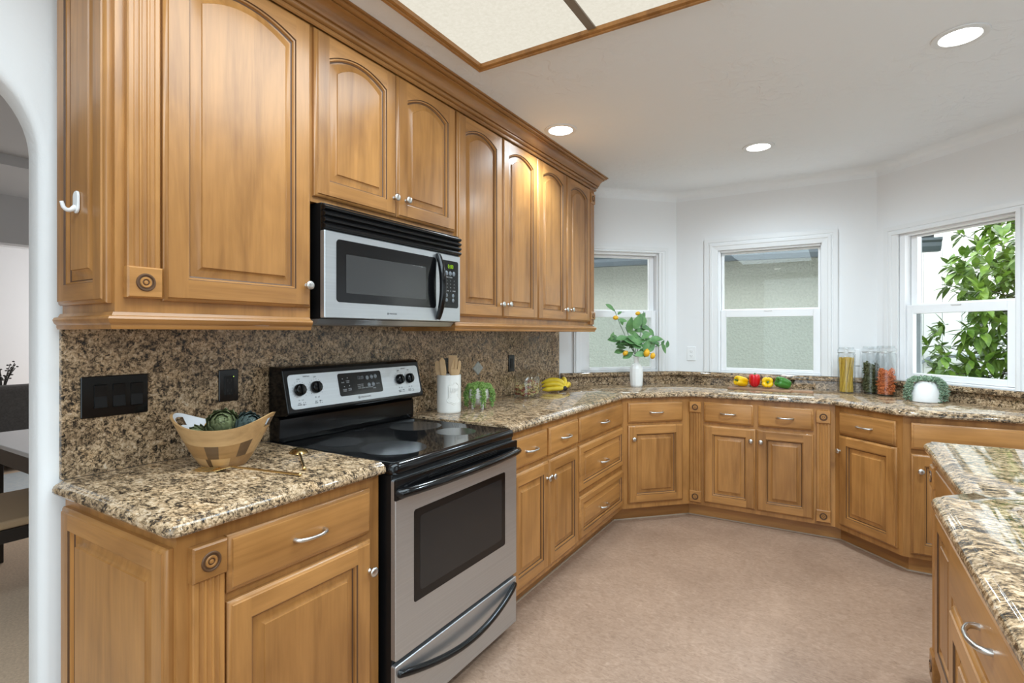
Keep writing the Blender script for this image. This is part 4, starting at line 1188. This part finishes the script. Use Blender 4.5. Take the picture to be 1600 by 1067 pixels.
# ------------------------------------------------------------------ trailing succulents
def strand(bm, pts, n, size, rnd, mi=0, per=3):
    P = [Vector(p) for p in pts]
    for k in range(n):
        u = k/(n-1)*(len(P)-1); i = min(int(u), len(P)-2); p = P[i].lerp(P[i+1], u-i)
        for q in range(per):
            a = rnd.uniform(0, 2*PI); e = rnd.uniform(-.6, .9)
            dv = Vector((math.cos(a)*math.cos(e), math.sin(a)*math.cos(e), math.sin(e)))
            rot = dv.to_track_quat('Z', 'Y').to_matrix().to_4x4()
            blob(bm, p+dv*size*.9, size*.42, size*.30, size, 5, 4, mi, rot)
def trailing(parent, name, m, rim_r, rim_z, mound, nstr, lens, size, seed, angs=None, outw=.010):
    rnd = random.Random(seed); bm = B()
    for k in range(mound):
        a = rnd.uniform(0, 2*PI); r = rim_r*math.sqrt(rnd.random())*1.05; h = (1-(r/rim_r/1.1)**2)*rim_r*.42
        p = Vector((r*math.cos(a), r*math.sin(a), rim_z+h*rnd.uniform(.2, 1)))
        strand(bm, [p, p+Vector((rnd.uniform(-.006, .006), rnd.uniform(-.006, .006), .006))], 2, size, rnd, 0, 2)
    sm = B()
    for k in range(nstr):
        a = angs[k % len(angs)]+rnd.uniform(-.13, .13) if angs else rnd.uniform(0, 2*PI)
        ln = rnd.uniform(*lens); c_, s_ = math.cos(a), math.sin(a)
        r0 = rim_r*.55; r1 = rim_r+outw; r2 = rim_r+outw*1.2+rnd.uniform(0, .012)
        pts = [(c_*r0, s_*r0, rim_z+.012), (c_*rim_r, s_*rim_r, rim_z+.018), (c_*r1, s_*r1, rim_z-.006), (c_*r2, s_*r2, rim_z-ln*.5), (c_*(r2+.002), s_*(r2+.002), rim_z-ln)]
        tube(sm, pts, .0010, 5); strand(bm, pts, int(5+ln/size*1.25), size, rnd, 0, 3)
    obj('stems', sm, 'stem', parent); return obj(name, bm, m, parent, smooth=70)
PC = Vector((-1.690, 2.418, CT))
t = thing('potted_succulent', 'green trailing succulent in a small footed white pot beside the utensil crock', 'potted plant', PC)
bm = B(); lathe(bm, [(0, .022), (.020, .024), (.040, .038), (.054, .062), (.058, .085), (.058, .118), (.055, .120), (.052, .117), (.052, .09), (.046, .07), (0, .07)], 36, None, 0, False)
for k in range(3):
    a = .6+2*PI*k/3+PI; tube(bm, [(.032*math.cos(a), .032*math.sin(a), .036), (.036*math.cos(a), .036*math.sin(a), .0005)], [.011, .007], 10)
lathe(bm, [(.0586, .090), (.0592, .092), (.0586, .094)], 36, None, 0, False); lathe(bm, [(.0586, .064), (.0580, .066), (.0586, .068)], 36, None, 0, False)
obj('pot', bm, 'speckle', t, smooth=45)
va = math.atan2(-PC.y, -PC.x)
trailing(t, 'foliage', 'leaf_succ', .056, .116, 520, 46, (.03, .100), .0080, 11, [va-1.5, va-1.3, va+1.5, va+1.2, va+.25, va-1.7, va+1.8, va-.5, va+.35, va+1.6, va+3])
KC = Vector((.478, 4.098, CT))
t = thing('potted_succulent', 'blue-green trailing succulent in a squat white pot by the right window', 'potted plant', KC)
bm = B(); lathe(bm, [(0, 0), (.078, 0), (.083, .004), (.084, .020), (.078, .070), (.062, .105), (.052, .114), (.050, .128), (.046, .128), (.046, .110), (0, .105)], 40, None, 0, False); obj('pot', bm, 'ceramic_matte', t, smooth=45)
va = math.atan2(-KC.y, -KC.x)
trailing(t, 'foliage', 'leaf_blue', .054, .128, 230, 30, (.07, .125), .0090, 5, [va-1.5, va-1.2, va-1.7, va+1.5, va+1.25, va+1.7, va+1.0, va-.95, va+3, va+2.4], .030)

# ------------------------------------------------------------------ glass jars and pasta
def rotini(bm, p, ln, r, rot, mi=0, seg=5):
    q = Vector((0, 0, 1)); tw = rot
    pts = []
    for i in range(9):
        u = i/8; a = u*PI*3.2; pts.append(p + tw @ Vector((r*.55*math.cos(a), r*.55*math.sin(a), (u-.5)*ln)))
    tube(bm, pts, r*.5, seg, mi)
def rrot(rnd, flat=.6):
    from mathutils import Euler
    return Euler((rnd.uniform(0, PI) if rnd.random() < flat else PI/2, rnd.uniform(-.5, .5), rnd.uniform(0, 2*PI))).to_matrix()
JC = Vector((-1.737, 3.036, CT))
t = thing('glass_jar', 'round clear glass jar with domed knob lid holding mixed rotini pasta', 'jar', JC)
bm = B(); lathe(bm, [(0, .001), (.078, .001), (.086, .006), (.0875, .02), (.087, .105), (.080, .128), (.074, .138), (.076, .142)], 44, None, 0, False)
lathe(bm, [(0, .006), (.076, .006), (.083, .012), (.0845, .024), (.084, .105), (.077, .128), (.072, .139)], 44, None, 0, False); obj('jar_body', bm, 'jar_glass', t, smooth=45)
bm = B(); lathe(bm, [(.083, .1435), (.086, .147), (.083, .151), (.066, .160), (.040, .172), (.018, .177), (.010, .183), (.013, .192), (.020, .202), (.019, .212), (.010, .219), (0, .220)], 44, None, 0, False); obj('lid', bm, 'jar_glass', t, smooth=45)
bm = B(); rnd = random.Random(8)
for k in range(420):
    for _ in range(30):
        x, y, z = rnd.uniform(-.075, .075), rnd.uniform(-.075, .075), rnd.uniform(.018, .10)
        if math.hypot(x, y) < .0725 and math.hypot(x, y) > .03 and z < .085+.018*math.sin(x*40+y*25): break
    rotini(bm, Vector((x, y, z)), .026, .0068, rrot(rnd), 0 if rnd.random() < .6 else 1)
o = obj('rotini_pasta', bm, ['rot_y', 'rot_r'], None, JC, smooth=60); tag(o, 'cream and red rotini pasta filling the round glass jar', 'pasta', kind='stuff')
def clip_jar(name, label, c, r, h):
    t = thing(name, label, 'jar', c, 0, 'tall clip-top glass jars'); bm = B()
    q = r*.97
    lathe(bm, [(0, .001), (r*.9, .001), (r, .006), (r, h*.80), (r*.93, h*.845), (r*.88, h*.86), (r*.95, h*.87), (r*.95, h*.895)], 32, None, 0, False)
    lathe(bm, [(0, .008), (r*.85, .008), (r*.93, .014), (r*.93, h*.80), (r*.86, h*.85), (r*.83, h*.89)], 32, None, 0, False); obj('jar_body', bm, 'jar_glass', t, smooth=45)
    bm = B(); lathe(bm, [(r*.97, h*.90), (r*1.0, h*.915), (r*.98, h*.945), (r*.86, h*.965), (r*.84, h), (r*.80, h), (r*.78, h*.955), (0, h*.95)], 32, None, 0, False); obj('lid', bm, 'jar_glass', t, smooth=45)
    bm = B(); lathe(bm, [(r*.97, h*.875), (r*.985, h*.88), (r*.97, h*.885)], 32, None, 0, False)
    va = math.atan2(-c.y, -c.x)
    for s in (-.75, .0):
        a = va+s; u = Vector((math.cos(a), math.sin(a), 0)); w = Vector((-u.y, u.x, 0))
        pts = [u*(r*1.02)+w*.012*math.cos(b)+Vector((0, 0, h*.90+.016*math.sin(b))) for b in [2*PI*k/14 for k in range(15)]]
        if s == 0: tube(bm, pts, .0013, 6)
    obj('wire_clip', bm, 'nickel', t, smooth=60)
    return t
c1 = Vector((.070, 4.405, CT)); c2 = Vector((.213, 4.440, CT)); c3 = Vector((.294, 4.330, CT))
clip_jar('glass_jar', 'tall clip-top glass jar of yellow spaghetti, leftmost of the tall jars', c1, .055, .322)
clip_jar('glass_jar', 'tall clip-top glass jar of dark green pasta, half hidden behind the orange one', c2, .054, .328)
clip_jar('glass_jar', 'tall clip-top glass jar of orange pasta, front right of the tall jars', c3, .060, .335)
bm = B(); rnd = random.Random(4)
for k in range(190):
    a = rnd.uniform(0, 2*PI); r = .042*math.sqrt(rnd.random()); tw = .9+rnd.uniform(-.25, .25)
    r2 = min(.046, r*1.05+.003)
    p0 = Vector((r*math.cos(a), r*math.sin(a), .0095)); p1 = Vector((r2*math.cos(a+tw), r2*math.sin(a+tw), .247+rnd.uniform(-.006, .006)))
    tube(bm, [p0, p0.lerp(p1, .5), p1], .0016, 5)
o = obj('spaghetti', bm, 'spag', None, c1, smooth=60); tag(o, 'bundle of yellow spaghetti standing in the leftmost tall jar', 'pasta', kind='stuff')
def fill(name, label, c, r, h, m, n, seed, ln, pr):
    bm = B(); rnd = random.Random(seed)
    for k in range(n):
        for _ in range(30):
            x, y, z = rnd.uniform(-r, r), rnd.uniform(-r, r), rnd.uniform(.018, h)
            d_ = math.hypot(x, y)
            if d_ < r-.008 and (d_ > r*.55 or z > h-.03) and z < h-.02*abs(math.sin(x*50+1)): break
        rotini(bm, Vector((x, y, z)), ln, pr, rrot(rnd), 0, 5)
    lathe(bm, [(0, .012), (r*.62, .012), (r*.62, h-.02), (0, h-.02)], 16, None, 0, False)
    o = obj(name, bm, m, None, c, smooth=60); tag(o, label, 'pasta', kind='stuff')
fill('rotini_pasta', 'dark green pasta spirals filling the half-hidden tall jar', c2, .050, .222, 'green_pasta', 240, 12, .022, .0062)
fill('rotini_pasta', 'orange pasta spirals filling the front right tall jar', c3, .055, .185, 'orange_pasta', 240, 13, .024, .0066)

# ------------------------------------------------------------------ bananas
OB = Vector((-1.705, 3.385, CT))
t = thing('banana_bunch', 'bunch of yellow bananas on the granite beside the glass pasta jar', 'bananas', OB, math.radians(31.4))
S = Vector((.066, -.030, .030))
for p1, p2, r in (((.045, -.012, .120), (-.100, .005, .062), .0195), ((.012, -.030, .085), (-.098, -.018, .040), .018), ((.0, -.045, .034), (-.094, -.040, .0185), .0175),
                  ((.075, .055, .130), (.060, .120, .050), .019), ((.115, .035, .085), (.100, .090, .020), .017), ((.060, .02, .06), (-.02, .09, .019), .018)):
    n = 14; P = curve3(S, p1, p2, n)
    rr = [.0075, .009, .013]+[r]*(n-5)+[r*.86, r*.6, r*.24]
    bm = B(); tube(bm, P, rr, 10)
    b = obj('banana', bm, 'banana', t, smooth=60)
bm = B(); tube(bm, [S+Vector((-.006, .006, .006)), S+Vector((.002, -.004, -.002)), S+Vector((.006, -.010, -.008))], [.016, .017, .014], 10); obj('stem', bm, 'banana_tip', t, smooth=60)

# ------------------------------------------------------------------ vase with lemon branches
VC = Vector((-1.330, 4.055, CT))
t = thing('vase', 'white faceted ceramic bottle vase by the left window holding lemon branches', 'vase', VC)
bm = B(); prof = [(0, 0), (.040, 0), (.046, .012), (.052, .095), (.048, .145), (.036, .172), (.021, .182), (.019, .186), (.019, .232), (.021, .238), (.017, .238), (.016, .19), (0, .19)]
lathe(bm, prof, 12, Matrix.Rotation(.2, 4, 'Z'), 0, False); obj('vase_body', bm, 'ceramic_matte', t, smooth=18)
SCALE = .00498
def vp(cx, cy, dep=0):                              # spray layout: right / up / away from the vase mouth
    px, py = 920+cx/5.925, 450+cy/5.925
    k = 4.11+dep
    return RV*((px-994.5)*SCALE*k/4.11) + Vector((-.521, .854, 0))*dep + Vector((0, 0, 1.335-CT-(py-520.5)*SCALE*k/4.11))
lt = thing('lemon_branches', 'leafy artificial lemon branches with small yellow lemons standing in the white vase', 'branches', VC)
rnd = random.Random(21)
leaves = [(210,175,85,-32),(295,228,42,40),(300,300,70,-10),(320,310,60,-70),(380,340,120,75),(435,310,120,70),(490,275,100,60),(500,300,80,85),(205,445,60,80),(235,480,110,0),(290,462,90,15),(255,455,70,-20),(420,430,110,-20),(490,390,90,10),(545,365,80,-15),(590,410,75,-60),(440,495,130,5),(520,530,95,60),(645,468,100,5),(590,500,115,-10),(712,560,90,-60),(728,520,55,80),(690,505,40,60),(310,550,85,0),(290,590,85,10),(360,625,95,30),(430,540,85,-25),(565,555,90,50),(350,520,100,-10),(520,440,85,35),(470,470,90,-30),(390,480,90,30),(600,470,95,20),(330,500,80,25),(545,480,80,-35),(480,345,70,-40),(640,520,60,-40)]
stems = [((440, 640), (330, 450), (240, 195)), ((440, 640), (380, 480), (330, 360)), ((440, 640), (430, 450), (400, 300)), ((445, 640), (480, 420), (505, 215)), ((445, 640), (560, 560), (700, 520)),
         ((445, 640), (420, 540), (200, 440)), ((440, 640), (380, 600), (280, 570)), ((445, 640), (520, 560), (590, 430)), ((445, 640), (560, 590), (600, 620))]
bm = B()
for k, (a, b, c_) in enumerate(stems):
    dp = (.02, -.03, .04, -.02, .03, -.05, .0, -.04, -.06)[k]
    P = [Vector((0, 0, .20))]+curve3((0, 0, .235), vp(*b, dp*.6), vp(*c_, dp), 8); tube(bm, P, [.0026]*len(P), 6)
obj('stems', bm, 'stem', lt, smooth=60)
def leaf(bm, base, dirv, nrm, ln, wd, mi=0, droop=.12):
    sd = dirv.cross(nrm).normalized(); nrm = sd.cross(dirv).normalized(); rows = []
    for i in range(6):
        v = i/5; w = wd*math.sin(PI*(v**.85))*.5+(.0004 if i in (0, 5) else 0)
        c_ = base+dirv*ln*v-nrm*droop*ln*v*v
        rows.append([bm.verts.new(c_-sd*w+nrm*w*.25), bm.verts.new(c_), bm.verts.new(c_+sd*w+nrm*w*.25)])
    for a, b in zip(rows, rows[1:]):
        for k in (0, 1): bm.faces.new((a[k], a[k+1], b[k+1], b[k])).material_index = mi
DV = Vector((-.521, .854, 0))
leaves += [(rnd.gauss(430, 110), rnd.gauss(490, 70), rnd.uniform(75, 110), rnd.uniform(-60, 80)) for _ in range(10)]
for (cx, cy, ln, ang) in leaves:
    dep = rnd.uniform(-.07, .07); a = math.radians(ang); L_ = ln/5.925*SCALE*1.32
    dr_ = (RV*math.cos(a)+Vector((0, 0, 1))*math.sin(a)+DV*rnd.uniform(-.25, .25)).normalized()
    c_ = vp(cx, cy, dep); nm = (-DV+Vector((0, 0, .8))+RV*rnd.uniform(-.4, .4)).normalized()
    bm = B(); leaf(bm, c_-dr_*L_*.5, dr_, nm, L_, L_*.52, 0, rnd.uniform(-.05, .2)); obj('leaf', bm, 'leaf_lemon', lt, smooth=70)
for cx, cy, dep, r, ang in ((247, 273, .0, .021, 0), (452, 233, -.01, .019, 10), (515, 603, -.08, .029, 80), (574, 630, -.07, .024, 70), (330, 604, -.03, .022, 40)):
    bm = B(); blob(bm, (0, 0, 0), r*.82, r*.82, r*1.05, 14, 9); lathe(bm, [(r*.18, r*.98), (r*.10, r*1.18), (0, r*1.22)], 8, None, 0, False)
    obj('lemon', bm, 'lemon', lt, tuple(vp(cx, cy, dep)), (0, math.radians(90-ang), math.radians(31.4)), smooth=60)

# ------------------------------------------------------------------ cutting board and peppers
bd1 = Vector((-.690, 4.236, 0)); bd3 = Vector((-.264, 4.212, 0))
dx = (bd3-bd1).normalized(); ang = math.atan2(dx.y, dx.x)
bm = B(); W_ = (bd3-bd1).length
outl = fillet([(0, 0), (W_, 0), (W_+.005, .035), (W_+.135, .035), (W_+.135, .075), (W_+.005, .075), (W_, .125), (0, .125)], [.012, .02, .01, .012, .012, .01, .02, .012], 4)
a = [bm.verts.new((x, y, 0)) for x, y in outl]; b = [bm.verts.new((x, y, .016)) for x, y in outl]; n = len(outl)
bm.faces.new(a[::-1]); bm.faces.new(b)
for i in range(n): bm.faces.new((a[i], a[(i+1) % n], b[(i+1) % n], b[i]))
o = obj('cutting_board', bm, 'board', None, (bd1.x, bd1.y, CT), (0, 0, ang), bevel=.003)
tag(o, 'brown wooden cutting board with handle under the middle window, holding four peppers', 'cutting board')
def pepper(label, m, loc, r, h, rot, lobes=4, taper=.68):
    t = thing('bell_pepper', label, 'pepper', loc, 0, 'bell peppers on the cutting board')
    bm = B(); NU, NV = 32, 14; rings = []
    prof = [(0, .86), (.16, .84), (.34, .90), (.60, .985), (.84, .96), (.98, .84), (1.0, .66), (.97, .45), (.90, .25), (taper+.12, .08), (taper*.8, .015), (taper*.45, .0), (.12, .03), (0, .035)]
    for k, (pr, pz) in enumerate(prof):
        if pr == 0: rings.append([bm.verts.new((0, 0, (pz-.5)*h))]); continue
        rg_ = []
        for i in range(NU):
            a = 2*PI*i/NU; lob = 1-.16*(abs(math.sin(a*lobes/2))**-.0 if False else (1-abs(math.sin(a*lobes/2)))**2)*min(1, pr*1.4)
            zz = (pz-.5)*h + (.05*h*abs(math.sin(a*lobes/2)) if pz > .8 and pr > .3 else 0)
            rg_.append(bm.verts.new((r*pr*lob*math.cos(a), r*pr*lob*math.sin(a), zz)))
        rings.append(rg_)
    for a, b in zip(rings, rings[1:]):
        for i in range(NU):
            j = (i+1) % NU
            if len(a) == 1: bm.faces.new((a[0], b[j], b[i]))
            elif len(b) == 1: bm.faces.new((a[i], a[j], b[0]))
            else: bm.faces.new((a[i], a[j], b[j], b[i]))
    body = obj('pepper_body', bm, m, t, (0, 0, 0), rot, smooth=60)
    bm = B(); tube(bm, [(0, 0, .34*h), (0, .001, .44*h), (.003, .003, .62*h)], [.0085, .0055, .0065], 8); obj('stem', bm, 'pep_stem', body, smooth=60)
    return t
ZB = CT+.0185
e = math.radians(31.4)
pepper('yellow bell pepper lying on its side, leftmost on the cutting board', 'pep_y', (-.605, 4.335, ZB+.037), .041, .092, (0, math.radians(-78), e+.25))
pepper('red bell pepper standing upright on the cutting board', 'pep_r', (-.512, 4.325, ZB+.046), .040, .092, (0, 0, .4), taper=.5)
pepper('yellow bell pepper with its green stem facing the camera, between red and green peppers', 'pep_y', (-.424, 4.305, ZB+.039), .042, .085, (PI/2-.12, 0, e*.2+.05))
pepper('green bell pepper lying on its side at the right of the peppers', 'pep_g', (-.318, 4.302, ZB+.040), .042, .098, (0, math.radians(-72), e+.1))

# ------------------------------------------------------------------ dining room through the arch
bm = B(); prism(bm, [(-9.2, -3.2), (-2.0105, -3.2), (-2.0105, 4.2), (-9.2, 4.2)], -.12, -.001); struct(obj('floor_dining', bm, 'carpet'))
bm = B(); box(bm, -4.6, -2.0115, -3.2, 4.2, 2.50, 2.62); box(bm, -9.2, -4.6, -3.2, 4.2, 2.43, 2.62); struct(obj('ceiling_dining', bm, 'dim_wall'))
bm = B(); box(bm, -9.2, -9.0, -3.2, 4.2, 0, 2.43); struct(obj('wall_dining_far', bm, 'wall'))
bm = B(); box(bm, -9.2, -2.0115, 4.2, 4.3, 0, 2.5); struct(obj('wall_dining_right', bm, 'wall'))
bm = B(); box(bm, -9.2, -1.9, -3.3, -3.2, 0, 2.62); box(bm, -2.0115, -1.9, -3.2, -2.601, 0, 2.62); struct(obj('wall_dining_left', bm, 'wall'))
def header():
    bm = B(); y0, y1 = -1.6, 3.6; n = 24
    f = []
    for x in (-5.75, -5.6):
        lo = [bm.verts.new((x, lerp(y0, y1, k/n), 2.05-.10*(2*k/n-1)**4)) for k in range(n+1)]; hi = [bm.verts.new((x, lerp(y0, y1, k/n), 2.43)) for k in range(n+1)]
        for k in range(n): bm.faces.new((lo[k], lo[k+1], hi[k+1], hi[k]))
        f.append(lo)
    for k in range(n): bm.faces.new((f[0][k], f[0][k+1], f[1][k+1], f[1][k]))
    box(bm, -5.75, -5.6, -3.2, y0, 0, 2.43); box(bm, -5.75, -5.6, y1, 4.2, 0, 2.43)
    return bm
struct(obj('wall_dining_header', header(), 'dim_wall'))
bm = B(); box(bm, -6.65, -4.75, .5, 3.0, .0005, .010); tag(obj('daylit_floor', bm, 'daylit_floor'), 'pale blue-grey sheet standing for daylit floor in front of the sofa', 'daylit_floor')  # bluish daylight on the floor, put in as a thin coloured sheet
t = thing('dining_table', 'dark wood dining table with pale grey top seen through the arch', 'table', (-3.60, 1.60, .0005))
bm = B(); box(bm, -.64, .64, -.625, .625, .722, .7445); obj('tabletop', bm, 'table_top', t, bevel=.003)
bm = B(); box(bm, -.63, .63, -.620, -.590, .640, .7215); box(bm, -.63, .63, .590, .620, .640, .7215); box(bm, -.63, -.60, -.59, .59, .640, .7215); box(bm, .60, .63, -.59, .59, .640, .7215); obj('apron', bm, 'dark_wood', t, bevel=.002)
for sx in (-1, 1):
    for sy in (-1, 1):
        bm = B(); box(bm, sx*.56-.035, sx*.56+.035, sy*.55-.035, sy*.55+.035, 0, .6395); obj('leg', bm, 'dark_wood', t, bevel=.004)
t = thing('dining_bench', 'tan upholstered dining bench with dark frame beside the dining table', 'bench', (-3.52, .66, .0005))
bm = B(); box(bm, -.30, .30, -.40, .70, .438, .478); obj('seat', bm, 'leather', t, bevel=.012, segs=3)
bm = B(); box(bm, -.302, .302, -.402, .702, .378, .4375); obj('seat_frame', bm, 'dark_wood', t, bevel=.003)
for sx in (-1, 1):
    for sy in (-.36, .66):
        bm = B(); box(bm, sx*.27-.025, sx*.27+.025, sy-.025, sy+.025, 0, .3775); obj('leg', bm, 'dark_wood', t, bevel=.003)
t = thing('sofa', 'charcoal fabric sofa beyond the dining table through the arch', 'sofa', (-6.90, 1.9, 0))
bm = B(); box(bm, -.10, .14, -1.15, 1.15, .06, .826); obj('backrest', bm, 'sofa', t, bevel=.05, segs=4)
bm = B(); box(bm, -.85, -.105, -1.15, 1.15, .12, .30); obj('base', bm, 'sofa', t, bevel=.02)
for y in (-.575, .575):
    bm = B(); box(bm, -.83, -.11, y-.56, y+.56, .305, .47); obj('seat_cushion', bm, 'sofa', t, bevel=.04, segs=3)
for y in (-1.05, 1.05):
    bm = B(); lathe(bm, [(.025, .001), (.03, .1195)], 12, Matrix.Translation((.05, y, 0))); lathe(bm, [(.025, .001), (.03, .1195)], 12, Matrix.Translation((-.78, y, 0))); obj('leg', bm, 'dark_wood', t)
t = thing('twig_plant', 'dark dried twig arrangement in a floor vase behind the sofa', 'plant', (-7.95, 2.08, 0))
bm = B(); lathe(bm, [(0, .001), (.09, .001), (.12, .15), (.11, .45), (.06, .60), (.07, .65), (.06, .65), (.05, .6), (0, .6)], 24, None, 0, False); obj('floor_vase', bm, 'dark_wood', t, smooth=45)
bm = B(); rnd = random.Random(2)
for k in range(16):
    a = rnd.uniform(0, 2*PI); e = (math.cos(a)*rnd.uniform(.05, .20), math.sin(a)*rnd.uniform(.05, .22), rnd.uniform(.86, 1.00))
    P = curve3((0, 0, .6), (e[0]*.3, e[1]*.3, .85), e, 5); tube(bm, P, [.004]*6, 5)
    for q in (3, 4, 5):
        blob(bm, P[q]+Vector((rnd.uniform(-.03, .03), rnd.uniform(-.03, .03), rnd.uniform(-.02, .02))), .018, .012, .008, 6, 4)
obj('twigs', bm, 'twig', t)

# ------------------------------------------------------------------ outside
bm = B(); prism(bm, [(-14, 4.9), (14, 4.9), (14, 18), (-14, 18)], -.5, -.3); struct(obj('ground_outside', bm, 'ground'))
t = thing('neighbor_house', 'pale green stucco house with blue-grey gutter outside the left and middle windows', 'house', (0, 7.25, -.3), math.radians(10))
xe = .745
bm = B(); box(bm, -9, xe, 0, .25, 0, 2.62); obj('stucco_wall', bm, 'stucco', t)
bm = B(); box(bm, -9, xe+.06, -.45, .0, 2.615, 2.64); box(bm, -9, xe+.06, -.475, -.45, 2.565, 2.70); obj('fascia', bm, plain('dark_fascia', (.06, .065, .07), .5), t)
bm = B(); extrude_yz(bm, [(-.477, 2.47), (-.56, 2.47), (-.585, 2.52), (-.585, 2.56), (-.61, 2.58), (-.61, 2.605), (-.477, 2.605)], -9, xe+.09); obj('gutter', bm, 'gutter', t)
bm = B(); extrude_yz(bm, [(-.56, 2.66), (-.56, 2.69), (3.6, 3.9), (3.6, 3.6), (.3, 2.66)], -9, xe+.05); obj('roof', bm, 'shingle', t)
t = thing('siding_house', 'bright white house wall of vertical siding outside the right window', 'house', (1.0, 9.6, -.3))
bm = B()
for k in range(36): box(bm, -.12+k*.215, -.12+k*.215+.207, 0, .2, 0, 6)
obj('siding_boards', bm, 'siding', t); bm = B(); box(bm, -.12, 7.5, .012, .21, 0, 6); obj('siding_backing', bm, 'siding_gap', t)
t = thing('handrail', 'grey metal handrail on the white siding wall beside the tree', 'handrail', (1.02, 9.59, .98))
bm = B(); tube(bm, [(-.02, -.10, -.10), (.13, -.10, .0), (.20, -.10, .035), (1.3, -.10, .04)], .024, 10); obj('rail', bm, 'rail_metal', t, smooth=60)
for x in (.14, 1.1):
    bm = B(); tube(bm, [(x, -.10, .0), (x, -.08, -.07), (x, 0, -.075)], .012, 8); blob(bm, (x, -.10, -.075), .045, .045, .045, 12, 8); obj('bracket', bm, 'rail_metal', t, smooth=60)

def tree():
    rnd = random.Random(14)
    t = thing('tree', 'broad-leaved green tree growing outside the right window', 'tree', (1.95, 6.35, -.3))
    O = Vector((1.95, 6.35, -.3)); lb = B(); bb = B()
    trunk = [Vector((0, 0, 0)), Vector((.03, 0, .9)), Vector((-.05, .02, 1.9)), Vector((0, 0, 3.0))]
    tube(bb, trunk, [.07, .055, .04, .02], 10)
    tips = []
    def ok(x, z):
        if z > 1.66: lim = .96+.07*math.sin(z*9)
        elif z > 1.42: lim = 1.0
        else: lim = .70+.35*abs(z-1.26)
        return x > lim
    while len(tips) < 560:
        x, y, z = rnd.uniform(.68, 2.2), rnd.uniform(5.7, 6.9), rnd.uniform(.45, 2.75)
        if not ok(x, z): continue
        if z > 2.25 and x < 1.30 and rnd.random() < .8: continue
        tips.append(Vector((x, y, z))-O)
    bough = [Vector((-.15, 0, .9)), Vector((-.35, .1, 1.4)), Vector((-.3, -.1, 1.9)), Vector((-.2, .1, 2.3)), Vector((-.1, 0, 2.7)), Vector((.1, .1, 1.2)), Vector((.1, -.2, 2.1))]
    for q in bough: tube(bb, curve3((0, 0, max(.3, q.z-.5)), q*.5+Vector((0, 0, q.z*.3)), q, 5), [.03, .026, .022, .018, .015, .012], 7)
    for k_, p in enumerate(tips):
        q = min(bough, key=lambda b_: (b_-p).length); P = curve3(q, q.lerp(p, .6)+Vector((0, 0, -.06)), p, 5)
        if k_ % 6 == 0: tube(bb, P, [.008, .007, .006, .005, .004, .003], 5)
        dv = (P[-1]-P[-3]).normalized(); n = rnd.randint(6, 9)
        for k in range(n):
            a = 2*PI*k/n+rnd.uniform(-.4, .4); s = dv.orthogonal().normalized(); w = dv.cross(s)
            d_ = (dv*rnd.uniform(.25, .9)+(s*math.cos(a)+w*math.sin(a))+Vector((0, 0, -.15))).normalized()
            nm = (Vector((0, 0, 1))+d_*-.2).normalized(); ln = rnd.uniform(.10, .175)
            leaf(lb, p-dv*rnd.uniform(0, .06), d_, nm, ln, ln*.37, 0, rnd.uniform(.05, .3))
    obj('trunk', bb, 'bark', t, smooth=60); obj('foliage', lb, 'leaf_tree', t, smooth=70)
tree()
